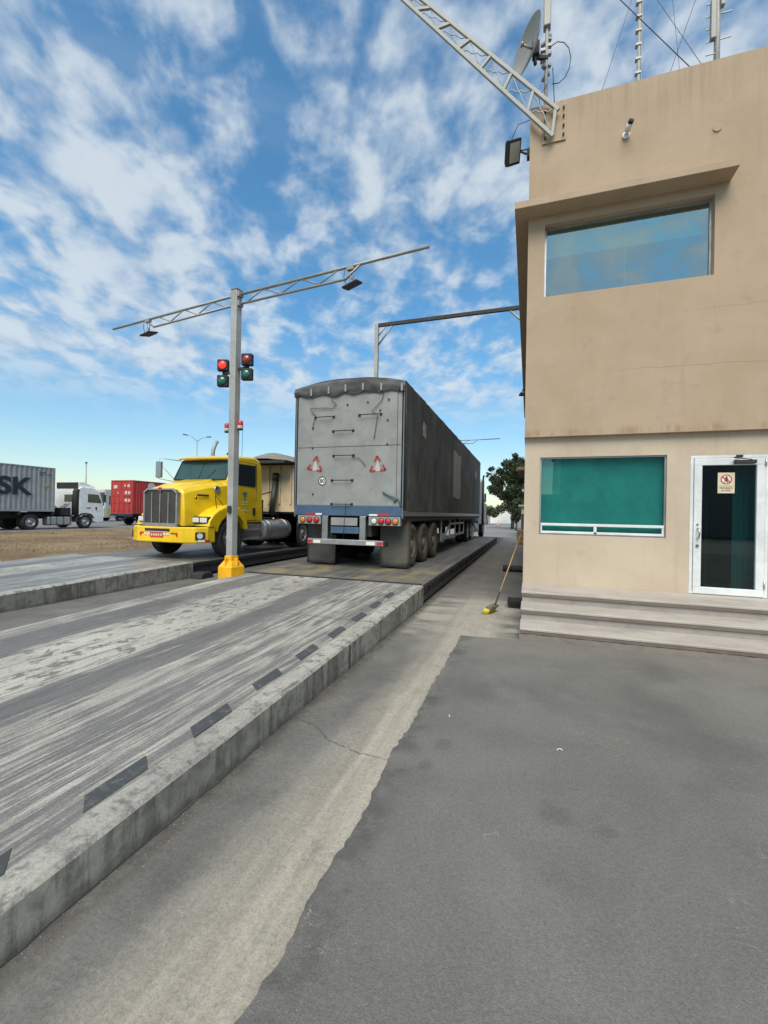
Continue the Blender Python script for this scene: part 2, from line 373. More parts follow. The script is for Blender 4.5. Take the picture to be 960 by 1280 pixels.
m_blue = M('blue_paint', (.05, .10, .18), .6, dirt=.5, dcol=(.16, .15, .13), dscale=5)
m_panel = M('grey_door_panel', (.265, .27, .262), .6, dirt=.5, dcol=(.17, .145, .11), dscale=2.2)
m_flap = M('dusty_flap', (.20, .19, .17), .85, dirt=.8, dcol=(.27, .24, .18), dscale=3)
m_green_w = M('teal_blind', (.20, .46, .45), .8, dirt=.05, bump=.05)
m_teal2 = M('pale_teal_blind', (.12, .40, .40), .8, dirt=.05, bump=.05)
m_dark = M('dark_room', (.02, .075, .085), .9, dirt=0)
m_wood = M('wood_handle', (.36, .23, .12), .6, dirt=.3)
m_bark = M('bark', (.09, .07, .05), .95, dirt=.5, bump=.6)
m_crack = plain('crack_dark', (.045, .042, .038), .95)

# ------------------------------------------------------------------ mesh builder
class MB:
    def __init__(s): s.b = bmesh.new()
    def faces(s, vs, fs):
        v = [s.b.verts.new(p) for p in vs]
        for f in fs:
            try: s.b.faces.new([v[i] for i in f])
            except ValueError: pass
        return s
    def box(s, x0, x1, y0, y1, z0, z1):
        if x0 > x1: x0, x1 = x1, x0
        if y0 > y1: y0, y1 = y1, y0
        if z0 > z1: z0, z1 = z1, z0
        vs = [(x, y, z) for z in (z0, z1) for y in (y0, y1) for x in (x0, x1)]
        return s.faces(vs, [(0,2,3,1),(4,5,7,6),(0,1,5,4),(2,6,7,3),(0,4,6,2),(1,3,7,5)])
    def obox(s, c, dims, rot):
        c = Vector(c); m = rot if isinstance(rot, Matrix) else Matrix.Identity(3)
        h = [q/2 for q in dims]
        vs = [c + m @ Vector((x*h[0], y*h[1], z*h[2])) for z in (-1, 1) for y in (-1, 1) for x in (-1, 1)]
        return s.faces(vs, [(0,2,3,1),(4,5,7,6),(0,1,5,4),(2,6,7,3),(0,4,6,2),(1,3,7,5)])
    def beam(s, p0, p1, w, h=None, up=(0, 0, 1)):
        p0, p1 = Vector(p0), Vector(p1); d = (p1-p0); L = d.length; d.normalize()
        up = Vector(up); sd = d.cross(up)
        if sd.length < 1e-4: sd = d.cross(Vector((1, 0, 0)))
        sd.normalize(); u = sd.cross(d)
        return s.obox((p0+p1)/2, (L, w, h or w), Matrix((d, sd, u)).transposed())
    def tube(s, pts, r, seg=8, caps=True, r2=None):
        pts = [Vector(p) for p in pts]; n = len(pts); rings = []
        prev = None
        for i, p in enumerate(pts):
            a = pts[max(0, i-1)]; b = pts[min(n-1, i+1)]
            d = (b-a).normalized()
            if prev is None:
                u = d.cross(Vector((0, 0, 1)))
                if u.length < 1e-3: u = d.cross(Vector((1, 0, 0)))
            else: u = prev - d*prev.dot(d)
            u.normalize(); prev = u; v = d.cross(u)
            rr = r if r2 is None else r+(r2-r)*i/max(1, n-1)
            rings.append([s.b.verts.new(p+u*math.cos(2*math.pi*k/seg)*rr+v*math.sin(2*math.pi*k/seg)*rr) for k in range(seg)])
        for i in range(n-1):
            for k in range(seg):
                f = s.b.faces.new([rings[i][k], rings[i][(k+1) % seg], rings[i+1][(k+1) % seg], rings[i+1][k]]); f.smooth = True
        if caps:
            s.b.faces.new(rings[0][::-1]); s.b.faces.new(rings[-1])
        return s
    def cyl(s, p0, p1, r, seg=16, r2=None): return s.tube([p0, p1], r, seg, True, r2)
    def lathe(s, prof, origin, axis, seg=32, close=False):
        o = Vector(origin); a = Vector(axis).normalized()
        u = a.cross(Vector((0, 0, 1)))
        if u.length < 1e-3: u = a.cross(Vector((1, 0, 0)))
        u.normalize(); v = a.cross(u); rings = []
        for (r, h) in prof:
            rings.append([s.b.verts.new(o+a*h+(u*math.cos(2*math.pi*k/seg)+v*math.sin(2*math.pi*k/seg))*max(r, 1e-4)) for k in range(seg)])
        for i in range(len(rings)-1):
            for k in range(seg):
                f = s.b.faces.new([rings[i][k], rings[i][(k+1) % seg], rings[i+1][(k+1) % seg], rings[i+1][k]]); f.smooth = True
        return s
    def prism(s, poly, axis, t0, t1):
        def P(a, b, t):
            return {'x': (t, a, b), 'y': (a, t, b), 'z': (a, b, t)}[axis]
        n = len(poly)
        vs = [P(a, b, t0) for a, b in poly]+[P(a, b, t1) for a, b in poly]
        fs = [tuple(range(n))[::-1], tuple(range(n, 2*n))]+[(i, (i+1) % n, n+(i+1) % n, n+i) for i in range(n)]
        return s.faces(vs, fs)
    def loft(s, secs, closed=True, caps=True, smooth=False):
        rings = [[s.b.verts.new(p) for p in sec] for sec in secs]; n = len(secs[0])
        for i in range(len(rings)-1):
            for k in range(n if closed else n-1):
                f = s.b.faces.new([rings[i][k], rings[i][(k+1) % n], rings[i+1][(k+1) % n], rings[i+1][k]]); f.smooth = smooth
        if caps and closed:
            s.b.faces.new(rings[0][::-1]); s.b.faces.new(rings[-1])
        return s
    def grid(s, fn, nu, nv, smooth=True):
        g = [[s.b.verts.new(fn(i/nu, j/nv)) for j in range(nv+1)] for i in range(nu+1)]
        for i in range(nu):
            for j in range(nv):
                f = s.b.faces.new([g[i][j], g[i+1][j], g[i+1][j+1], g[i][j+1]]); f.smooth = smooth
        return s
    def disc(s, c, axis, r, seg=24):
        return s.lathe([(r, 0), (0, 0)], c, axis, seg)

OFF = {}
def tagit(o, label=None, cat=None, group=None, kind=None):
    if label: o['label'] = label
    if cat: o['category'] = cat
    if group: o['group'] = group
    if kind: o['kind'] = kind
    return o
def thing(name, label, cat, loc, group=None):
    o = bpy.data.objects.new(name, None); o.empty_display_size = .3; C.objects.link(o)
    o.location = loc; OFF[o.name] = Vector(loc)
    return tagit(o, label, cat, group)
def part(name, mb, mat, parent=None, loc=(0, 0, 0), bevel=0., seg=2, label=None, recalc=True, smooth=False):
    """link the builder's shape as ONE mesh; coordinates are given in world space"""
    off = OFF[parent.name] if parent is not None else Vector(loc)
    if recalc: bmesh.ops.recalc_face_normals(mb.b, faces=mb.b.faces)
    bmesh.ops.translate(mb.b, verts=mb.b.verts, vec=-off)
    me = bpy.data.meshes.new(name); mb.b.to_mesh(me); mb.b.free()
    me.materials.append(mat)
    if smooth:
        for p in me.polygons: p.use_smooth = True
    o = bpy.data.objects.new(name, me); C.objects.link(o)
    if parent is not None: o.parent = parent
    else: o.location = off
    OFF[o.name] = off
    if bevel:
        b = o.modifiers.new('bevel', 'BEVEL'); b.width = bevel; b.segments = seg; b.limit_method = 'ANGLE'; b.angle_limit = R(35)
    if label: o['label'] = label
    return o
def solo(name, mb, mat, label, cat, loc=(0, 0, 0), group=None, kind=None, bevel=0., **k):
    return tagit(part(name, mb, mat, None, loc, bevel, **k), label, cat, group, kind)
def struct(name, mb, mat, bevel=0., **k):
    o = part(name, mb, mat, None, (0, 0, 0), bevel, **k); o['kind'] = 'structure'; return o
def copy_tree(root, loc, label=None):
    r = root.copy(); C.objects.link(r); r.location = loc; OFF[r.name] = Vector(loc)
    if label: r['label'] = label
    def rec(src, dst):
        for ch in src.children:
            c = ch.copy(); C.objects.link(c); c.parent = dst; rec(ch, c)
    rec(root, r); return r
def text_mb(txt, size, extrude=.004, bold=0., align='LEFT', sx=1.0):
    cu = bpy.data.curves.new('txt', 'FONT'); cu.body = txt; cu.size = size; cu.extrude = extrude; cu.offset = bold; cu.align_x = align
    o = bpy.data.objects.new('txt', cu); C.objects.link(o)
    dg = bpy.context.evaluated_depsgraph_get(); me = bpy.data.meshes.new_from_object(o.evaluated_get(dg))
    mb = MB(); mb.b.from_mesh(me)
    bpy.data.objects.remove(o); bpy.data.curves.remove(cu); bpy.data.meshes.remove(me)
    bmesh.ops.scale(mb.b, vec=(sx, 1, 1), verts=mb.b.verts)
    return mb
def place(mb, m):
    bmesh.ops.transform(mb.b, matrix=m, verts=mb.b.verts); return mb
def XZ(origin):     # text on a plane facing -Y
    return Matrix.Translation(origin) @ Matrix.Rotation(R(90), 4, 'X')
def YZ(origin):     # text on a plane facing +X, reading towards +Y
    return Matrix.Translation(origin) @ Matrix.Rotation(R(90), 4, 'Z') @ Matrix.Rotation(R(90), 4, 'X')

def zr(y): return .2+.0246*(y-1)        # height of the ramp tops
ZD = .362                              # height of the weighbridge decks

# ================================================================== GROUND
g = MB(); g.faces([(-1500, -1500, -.03), (1500, -1500, -.03), (1500, 1500, -.03), (-1500, 1500, -.03)], [(0, 1, 2, 3)])
struct('ground', g, m_earth)
g = MB(); g.faces([(-11.9, -9, 0), (12, -9, 0), (12, 34, 0), (-11.9, 34, 0)], [(0, 1, 2, 3)])
struct('pavement', g, m_conc)
g = MB(); g.faces([(-26, 34, .0), (40, 34, .0), (60, 140, .0), (-26, 140, .0)], [(0, 1, 2, 3)])
struct('yard', g, m_far)
# asphalt patch with a ragged edge
pts = []; n = 330; rnd = random.Random(3)
for i in range(n+1):
    y = -6+11.86*i/n
    x = -.84+.030*mnoise.noise(Vector((y*1.6, 0, 0)))*1.3+.014*mnoise.noise(Vector((y*9, 3, 0)))*1.6+.010*mnoise.noise(Vector((y*27, 5, 0)))+rnd.uniform(-.005, .005)
    pts.append((x, y))
for i in range(1, 41):
    x = -.84+.86*i/40*1.0
    pts.append((x, 5.86+.03*mnoise.noise(Vector((x*4, 9, 0)))+.12*i/40*.9))
pts += [(10.5, 6.02), (10.5, -6)]
g = MB(); g.prism(pts, 'z', -.002, .014)
struct('asphalt', g, m_asph)
# surface cracks in the concrete strip
def crack(ps, wd, seed):
    rr = random.Random(seed); q = []
    for a, b in zip(ps[:-1], ps[1:]):
        for i in range(14):
            f = i/14; q.append((a[0]+(b[0]-a[0])*f+rr.uniform(-.008, .008), a[1]+(b[1]-a[1])*f+rr.uniform(-.012, .012)))
    q.append(ps[-1]); g = MB(); L = []; Rr = []
    for i, p in enumerate(q):
        a = q[max(0, i-1)]; b = q[min(len(q)-1, i+1)]; d = Vector((b[0]-a[0], b[1]-a[1], 0)).normalized(); nn = Vector((-d.y, d.x, 0))
        ww = wd*(.4+rr.random())*math.sin(math.pi*min(1, max(.02, (i+1)/(len(q)+1))))**.4
        L.append(g.b.verts.new(Vector((p[0], p[1], .0035))+nn*ww)); Rr.append(g.b.verts.new(Vector((p[0], p[1], .0035))-nn*ww))
    for i in range(len(q)-1): g.b.faces.new([L[i], Rr[i], Rr[i+1], L[i+1]])
    struct('pavement_crack', g, m_crack)
crack([(-1.74, 3.05), (-1.5, 2.98), (-1.36, 2.84), (-1.12, 2.76), (-.87, 2.74)], .0022, 1)
crack([(-1.757, .6), (-1.752, 1.5), (-1.75, 2.6)], .005, 2)

# ---- right ramp (approach to the near weighbridge)
def ramp(name, x0, x1, y0, y1, ys, mtop):
    g = MB()
    def row(y): return max(.004, zr(y)) if y0 < 0 else zr(y)
    nb = 44
    bev = .022
    rows = [y0+(y1-y0)*i/nb for i in range(nb+1)]
    secs = []
    for i, y in enumerate(rows):
        z = row(y)+.004*mnoise.noise(Vector((y*1.7, x0, 0)))
        j = .004*mnoise.noise(Vector((y*3.1, x0+5, 0)))
        secs.append([(x0, y, -.02), (x0, y, max(0, z-bev)), (x0+bev, y, z), (x1-bev+j, y, z), (x1+j, y, max(0, z-bev)), (x1+j, y, -.02)])
    g.loft(secs, closed=True, caps=True)
    o = struct(name, g, mtop)
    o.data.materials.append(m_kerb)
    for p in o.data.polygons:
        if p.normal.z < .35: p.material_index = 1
    return o
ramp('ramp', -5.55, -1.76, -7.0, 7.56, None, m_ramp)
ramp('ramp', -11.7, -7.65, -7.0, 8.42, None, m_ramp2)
# vertical joint in the kerb
g = MB(); g.box(-1.762, -1.7535, 4.19, 4.215, 0, zr(4.2)-.03); struct('kerb_joint', g, m_crack)
# exit ramps
for (xa, xb, yy, mm) in ((-5.55, -1.76, 26.6, m_ramp), (-11.7, -7.65, 27.4, m_ramp2)):
    g = MB(); g.prism([(yy, -.02), (yy, .34), (yy+6.5, .0), (yy+6.5, -.02)], 'x', xa, xb); struct('ramp', g, mm)

# anti-slip pads along the kerb
for i in range(9):
    y = .78+.695*i
    y0, y1 = y, y+.40; za, zb = zr(y0)+.003, zr(y1)+.003
    q = random.Random(i).uniform(-.012, .012)
    g = MB()
    xo, xi = -1.925-.012*i+q, -2.035-.012*i+q
    c = [(xo, y0), (xo, y1-.04), (xi, y1+.05), (xi, y0+.09)]
    g.prism(c, 'z', 0, .004)
    for v in g.b.verts: v.co.z += zr(v.co.y)+.001
    solo('grip_pad', g, m_pad, 'dark rubber grip pad on the pale ramp edge, %s' % ['cut off by the photo border', 'nearest whole one and largest', 'second nearest whole one', 'third nearest whole one', 'fourth nearest whole one', 'fourth from the steel deck', 'third from the steel deck', 'second from the steel deck', 'next to the steel deck', 'x'][i], 'grip pad',
         (-1.98, y, zr(y)), 'rubber grip pads along the ramp edge')

# ---- weighbridges
def weighbridge(x0, x1, y0, y1, label):
    w_ = thing('weighbridge', label, 'weighbridge', ((x0+x1)/2, y0, 0), 'steel truck weighbridges')
    g = MB(); L = (y1-y0)/3
    for i in range(3): g.box(x0, x1, y0+L*i+.01, y0+L*(i+1)-.01, ZD-.02, ZD)
    part('deck', g, m_deck, w_, bevel=.004)
    for xx in (x0+.03, x1-.03):
        g = MB(); g.box(xx-.04, xx+.04, y0, y1, ZD-.30, ZD-.21+.0); g.box(xx-.012, xx+.012, y0, y1, ZD-.24, ZD-.02); g.box(xx-.05, xx+.05, y0, y1, ZD-.075, ZD-.021)
        yy = y0+.6
        while yy < y1: g.box(xx-.035, xx+.035, yy, yy+.015, ZD-.24, ZD-.07); yy += 1.3
        part('side_beam', g, m_steeldark, w_)
    g = MB(); g.box(x0+.25, x1-.25, y0+.1, y1-.1, ZD-.26, ZD-.05); part('girder', g, m_black, w_)
    for i in range(4):
        g = MB(); yy = y0+.25+i*(y1-y0-.5)/3
        g.box(x0+.08, x1-.08, yy-.12, yy+.12, 0, ZD-.27); part('load_cell_mount', g, m_black, w_)
    for yy in (y0+.05,):
        g = MB(); g.box(x0+.02, x1-.02, y0-.03, y0+.06, ZD+.002, ZD+.012); part('end_plate', g, m_steeldark, w_)
    return w_
weighbridge(-5.52, -1.79, 7.6, 26.55, 'steel weighbridge deck carrying the grey tarpaulin trailer')
weighbridge(-11.6, -7.68, 8.46, 27.3, 'steel weighbridge deck carrying the yellow truck')

# ---- dry grass strip and the far road
def hg(x, y): return max(.0, min(.14, (-12.5-x)/14*.14))+.03*mnoise.noise(Vector((x*.7, y*.7, 0)))+.02
g = MB(); g.grid(lambda u, v: (-11.75-16.6*u, -6+70*v, hg(-11.75-16.6*u, -6+70*v)*(1 if u > .02 else .3)), 40, 120); struct('dry_grass_verge', g, m_grass)
g = MB(); rr = random.Random(5)
for i in range(15000):
    x = rr.uniform(-28.2, -12.2); y = rr.uniform(3, 34)
    if mnoise.noise(Vector((x*.5, y*.5, 4))) < -.25: continue
    z = hg(x, y)-.01; a = rr.uniform(0, 6.28); h = rr.uniform(.03, .13); ww = rr.uniform(.006, .018)
    dx, dy = math.cos(a)*ww, math.sin(a)*ww; lx, ly = rr.uniform(-.06, .06), rr.uniform(-.06, .06)
    vs = [g.b.verts.new((x-dx, y-dy, z)), g.b.verts.new((x+dx, y+dy, z)), g.b.verts.new((x+lx, y+ly, z+h))]
    g.b.faces.new(vs)
m_blade = M('straw', (.30, .225, .135), .95, dirt=.5, dcol=(.13, .09, .05), dscale=2, bump=0)
solo('dry_grass', g, m_blade, 'short dry straw coloured grass covering the verge beside the left weighbridge', 'grass', kind='stuff', recalc=False)
g = MB(); g.box(-60, -28.3, -40, 140, -.02, .15); struct('road', g, m_far, bevel=.02)
m_asp2 = M('pale_asphalt', (.16, .155, .15), .9, dirt=.3, dscale=.3, bscale=20)
g = MB(); g.faces([(-59, -40, .154), (-28.6, -40, .154), (-28.6, 140, .154), (-59, 140, .154)], [(0, 1, 2, 3)]); struct('road_surface', g, m_asp2)

# loose grit scattered over the ground
g = MB(); rr = random.Random(9)
for i in range(1500):
    k = rr.random()
    if k < .35: x, y = -1.755+abs(rr.gauss(0, .07)), rr.uniform(.6, 7.4); z = .001
    elif k < .5: x, y = -.84+rr.gauss(0, .05), rr.uniform(.8, 5.9); z = .004
    elif k < .62: x, y = rr.uniform(-.05, 3.2), 5.94-abs(rr.gauss(0, .07)); z = .014
    else: x, y = rr.uniform(-.8, 3.2), rr.uniform(.9, 5.9); z = .014
    q = rr.uniform(.0015, .005)*(1 if k < .62 else .8); a = rr.uniform(0, 3)
    vs = [(x+q*math.cos(a+b)*rr.uniform(.7, 1.2), y+q*math.sin(a+b)*rr.uniform(.7, 1.2), z) for b in (0, 2.1, 4.2)]+[(x, y, z+q*.9)]
    g.faces(vs, [(0, 1, 3), (1, 2, 3), (2, 0, 3)])
solo('grit', g, M('grit_stone', (.27, .25, .215), .95, dirt=.8, dscale=60, dcol=(.05, .05, .045), bump=0), 'loose grit and tiny stones strewn over the asphalt and along the kerb foot', 'grit', kind='stuff')
# ================================================================== OFFICE BUILDING
YW, YU = 7.90, 7.80            # lower and upper facade planes
bld = thing('office_building', 'two storey beige rendered office with teal windows and white framed glass door', 'building', (-.08, YW, 0))
BX0, BX1, BY1 = -.08, 9.0, 24.0
def facade(g, x0, x1, z0, z1, y, openings, depth):
    xs = sorted({x0, x1, *[a for o in openings for a in o[:2]]}); zs = sorted({z0, z1, *[a for o in openings for a in o[2:]]})
    for xa, xb in zip(xs[:-1], xs[1:]):
        for za, zb in zip(zs[:-1], zs[1:]):
            if any(o[0] <= xa and xb <= o[1] and o[2] <= za and zb <= o[3] for o in openings): continue
            g.faces([(xa, y, za), (xb, y, za), (xb, y, zb), (xa, y, zb)], [(0, 1, 2, 3)])
    for (a, b, c, d) in openings:
        q = y+depth
        g.faces([(a, y, c), (a, q, c), (a, q, d), (a, y, d)], [(0, 1, 2, 3)])
        g.faces([(b, y, c), (b, q, c), (b, q, d), (b, y, d)], [(0, 1, 2, 3)])
        g.faces([(a, y, d), (b, y, d), (b, q, d), (a, q, d)], [(0, 1, 2, 3)])
        g.faces([(a, y, c), (b, y, c), (b, q, c), (a, q, c)], [(0, 1, 2, 3)])
WL = (.17, 2.06, 1.33, 2.65); DO = (2.375, 3.38, .48, 2.63); WU = (.18, 2.61, 5.37, 6.60)
g = MB(); facade(g, BX0, BX1, 0, 2.99, YW, [WL, DO], .16)
g.faces([(BX0, YW, 0), (BX0, BY1, 0), (BX0, BY1, 2.99), (BX0, YW, 2.99)], [(0, 1, 2, 3)])
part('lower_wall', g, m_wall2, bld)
g = MB(); facade(g, BX0-.012, BX1, 2.99, 8.66, YU, [WU], .22)
xx = BX0-.012
g.faces([(xx, YU, 2.99), (xx, BY1, 2.99), (xx, BY1, 8.66), (xx, YU, 8.66)], [(0, 1, 2, 3)])
g.faces([(xx, YU, 2.99), (BX1, YU, 2.99), (BX1, YW+.02, 2.99), (xx, YW+.02, 2.99)], [(0, 1, 2, 3)])
g.faces([(xx, YU, 2.99), (xx, BY1, 2.99), (BX0, BY1, 2.99), (BX0, YU, 2.99)], [(0, 1, 2, 3)])
g.faces([(BX1, YU, 0), (BX1, BY1, 0), (BX1, BY1, 8.66), (BX1, YU, 8.66)], [(0, 1, 2, 3)])
g.faces([(BX0, BY1, 0), (BX1, BY1, 0), (BX1, BY1, 8.66), (BX0, BY1, 8.66)], [(0, 1, 2, 3)])
for (a, b, c, d) in ((xx, BX1, YU, YU+.15), (xx, xx+.15, YU+.15, BY1), (BX1-.15, BX1, YU+.15, BY1)):
    g.faces([(a, c, 8.66), (b, c, 8.66), (b, d, 8.66), (a, d, 8.66)], [(0, 1, 2, 3)])
g.faces([(xx+.15, YU+.15, 8.2), (xx+.15, YU+.15, 8.66), (BX1, YU+.15, 8.66), (BX1, YU+.15, 8.2)], [(0, 1, 2, 3)])
g.faces([(xx+.15, YU+.15, 8.2), (xx+.15, YU+.15, 8.66), (xx+.15, BY1, 8.66), (xx+.15, BY1, 8.2)], [(0, 1, 2, 3)])
part('upper_wall', g, m_wall, bld)
g = MB(); g.faces([(xx, YU+.15, 8.2), (BX1, YU+.15, 8.2), (BX1, BY1, 8.2), (xx, BY1, 8.2)], [(0, 1, 2, 3)])
part('roof', g, m_rough, bld)
# ledge wrapping the corner above the upper window
g = MB()
poly = [(-.31, 7.48), (2.80, 7.48), (2.80, 7.805), (-.088, 7.805), (-.088, 23.7), (-.31, 23.7)]
g.prism(poly, 'z', 6.75, 6.865); part('ledge', g, m_wall, bld, bevel=.006)
# small slab over a side window further back
g = MB(); g.box(-.36, -.085, 13.2, 15.4, 2.98, 3.07); part('ledge', g, m_wall, bld)
# windows
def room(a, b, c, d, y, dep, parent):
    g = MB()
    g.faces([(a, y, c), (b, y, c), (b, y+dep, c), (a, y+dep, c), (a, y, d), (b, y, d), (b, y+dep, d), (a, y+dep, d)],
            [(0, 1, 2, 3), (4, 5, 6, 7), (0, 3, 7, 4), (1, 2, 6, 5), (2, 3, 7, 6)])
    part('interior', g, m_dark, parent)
def frame_mb(a, b, c, d, y0, y1, w):
    g = MB(); g.box(a, b, y0, y1, c, c+w); g.box(a, b, y0, y1, d-w, d); g.box(a, a+w, y0, y1, c+w, d-w); g.box(b-w, b, y0, y1, c+w, d-w); return g
m_glu = glassy('upper_glass', (.45, .88, .88), .36)
m_gll = glassy('lower_glass', (.36, .74, .70), .06)
m_gld = glassy('door_glass', (.28, .55, .58), .07)
# upper window
a, b, c, d = WU; y = YU+.13
wf = part('window', frame_mb(a+.002, b-.002, c+.002, d-.002, y-.015, y+.035, .028), m_alu, bld, label='wide upper window reflecting clouds')
g = MB(); g.box((a+b)/2+.02, (a+b)/2+.026, y+.002, y+.014, c+.03, d-.03); part('mullion', g, m_green_w, wf)
g = MB(); g.faces([(a+.03, y, c+.03), (b-.03, y, c+.03), (b-.03, y, d-.03), (a+.03, y, d-.03)], [(0, 1, 2, 3)]); part('pane', g, m_glu, wf)
g = MB(); g.grid(lambda u, v: (a+.04+(b-a-.08)*u, y+.12+.008*math.sin(u*60), d-.03-.42*v), 60, 2); part('blind', g, m_teal2, wf)
room(a+.005, b-.005, c+.005, d-.005, y+.30, 2.2, wf)
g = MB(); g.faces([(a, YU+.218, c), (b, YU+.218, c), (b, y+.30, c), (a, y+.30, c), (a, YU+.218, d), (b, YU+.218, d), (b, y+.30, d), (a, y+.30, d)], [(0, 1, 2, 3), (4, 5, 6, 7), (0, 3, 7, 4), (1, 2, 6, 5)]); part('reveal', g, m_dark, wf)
# lower window: one large light above two slim sliders
a, b, c, d = WL; y = YW+.05
wf = part('window', frame_mb(a+.002, b-.002, c+.002, d-.002, y-.02, y+.04, .022), m_alu, bld, label='wide ground floor window with closed teal blind')
g = MB(); zs_ = c+.175
g.box(a+.024, b-.024, y-.035, y+.03, zs_-.022, zs_+.022); g.box((a+b)/2-.09, (a+b)/2-.045, y-.034, y+.03, c+.02, zs_-.022)
g.box(a+.024, b-.024, y-.034, y+.03, c+.022, c+.062); g.box(a+.024, a+.05, y-.03, y+.03, c+.062, zs_-.022); g.box(b-.05, b-.024, y-.03, y+.03, c+.062, zs_-.022)
part('sliding_sash', g, m_whitep, wf, bevel=.004)
g = MB(); g.faces([(a+.03, y, c+.03), (b-.03, y, c+.03), (b-.03, y, d-.02), (a+.03, y, d-.02)], [(0, 1, 2, 3)]); part('pane', g, m_gll, wf)
g = MB(); g.grid(lambda u, v: (a+.01+(b-a-.02)*u, y+.10+.0025*math.sin(u*30), d-.012-(d-c-.02)*v), 50, 2); part('blind', g, m_green_w, wf)
# door
a, b, c, d = DO; y = YW+.03
dr = thing('door', None, None, (a, y, c)); dr.parent = bld; dr.location = (a-OFF[bld.name].x, y-OFF[bld.name].y, c); OFF[dr.name] = Vector((a, y, c))
dr.name = 'glass_door'; OFF[dr.name] = Vector((a, y, c))
part('door_frame', frame_mb(a+.002, b-.002, c+.003, d-.002, y-.03, y+.05, .045), m_whitep, dr, bevel=.005)
g = frame_mb(a+.052, b-.052, c+.012, d-.052, y-.045, y+.03, .105)
part('leaf_frame', g, m_whitep, dr, bevel=.008)
g = MB(); g.faces([(a+.15, y-.01, c+.11), (b-.15, y-.01, c+.11), (b-.15, y-.01, d-.15), (a+.15, y-.01, d-.15)], [(0, 1, 2, 3)]); part('door_pane', g, m_gld, dr)
g = MB(); g.tube([(a+.105, y-.045, 1.50), (a+.105, y-.10, 1.49), (a+.115, y-.105, 1.42), (a+.105, y-.10, 1.35), (a+.105, y-.045, 1.34)], .013, 8)
g.cyl((a+.10, y-.046, 1.23), (a+.10, y-.062, 1.23), .022, 12); g.cyl((a+.10, y-.046, 1.56), (a+.10, y-.06, 1.56), .014, 10); part('door_handle', g, m_chrome, dr)
g = MB(); g.obox((b-.32, y-.085, d-.115), (.27, .055, .055), None)
g.beam((b-.24, y-.10, d-.082), (b-.48, y-.12, d-.055), .022, .012); g.beam((b-.48, y-.12, d-.055), (b-.36, y-.05, d-.012), .018, .010); g.box(b-.42, b-.33, y-.05, y-.03, d-.035, d-.006)
part('door_closer', g, m_chassis, dr, bevel=.006)
for zz in (.62, 2.45):
    g = MB(); g.cyl((b-.052, y-.05, zz), (b-.052, y-.05, zz+.11), .012, 8); part('hinge', g, m_alu, dr)
room(a+.01, b-.01, c+.004, d-.01, y+.13, 2.6, dr)
g = MB(); g.grid(lambda u, v: (b-.36+.30*u, y+.22+.012*math.sin(u*26), c+.02+(d-c-.06)*v), 40, 1); part('curtain', g, M('teal_curtain', (.05, .16, .15), .9, dirt=.1), dr)
g = MB()
for xx in (a+.44, a+.52): g.box(xx, xx+.012, y+.9, y+.91, c+.01, d-.02)
part('partition_edge', g, M('partition_edge', (.10, .16, .16), .5, dirt=0), dr)
# warning sign on the glass
s_ = thing('warning_sign', 'small cream no entry sign with red ring stuck on the door glass', 'sign', (2.80, y-.014, 2.12))
cx_, cz_ = 2.85, 2.245
g = MB(); g.box(cx_-.108, cx_+.108, y-.016, y-.012, cz_-.20, cz_+.115); part('plate', g, plain('sign_cream', (.62, .53, .38), .4), s_)
g = MB(); g.lathe([(.074, 0), (.074, .002), (.060, .002), (.060, 0), (.074, 0)], (cx_, y-.0165, cz_+.012), (0, -1, 0), 40)
g.obox((cx_, y-.0215, cz_+.012), (.136, .003, .012), Matrix.Rotation(R(38), 3, 'Y')); part('ring', g, plain('sign_red', (.52, .03, .03), .4), s_)
g = MB(); g.disc((cx_, y-.0168, cz_+.012), (0, -1, 0), .061, 32); part('disc', g, plain('sign_white', (.70, .62, .55), .4), s_)
g = MB(); yy = y-.019
g.cyl((cx_+.004, yy, cz_+.047), (cx_+.004, yy-.0015, cz_+.047), .0105, 14)
def stroke(p, q, w): g.beam((cx_+p[0], yy, cz_+p[1]), (cx_+q[0], yy, cz_+q[1]), .0015, w, up=(0, 1, 0)) if False else g.obox(((2*cx_+p[0]+q[0])/2, yy, cz_+(p[1]+q[1])/2), (math.dist(p, q)+w*.6, .0015, w), Matrix.Rotation(-math.atan2(q[1]-p[1], q[0]-p[0]), 3, 'Y'))
stroke((.002, .034), (-.002, -.002), .022); stroke((0, .028), (.024, .008), .008); stroke((0, .028), (-.026, .012), .008)
stroke((-.002, -.002), (.018, -.034), .010); stroke((-.002, -.002), (-.024, -.030), .010)
part('walking_figure', g, plain('sign_black', (.015, .012, .012), .5), s_)
g = MB(); g.box(cx_-.095, cx_+.095, y-.0175, y-.0165, cz_-.092, cz_-.088); part('rule', g, plain('sign_brown', (.16, .10, .04), .5), s_)
mb = place(text_mb('PROHIBIDO', .030, .0006, .0006, 'CENTER', 1.05), XZ((cx_, y-.0175, cz_-.130))); part('lettering', mb, bpy.data.materials['sign_brown'], s_)
mb = place(text_mb('EL PASO', .030, .0006, .0006, 'CENTER', 1.05), XZ((cx_, y-.0175, cz_-.168))); part('lettering', mb, bpy.data.materials['sign_brown'], s_)

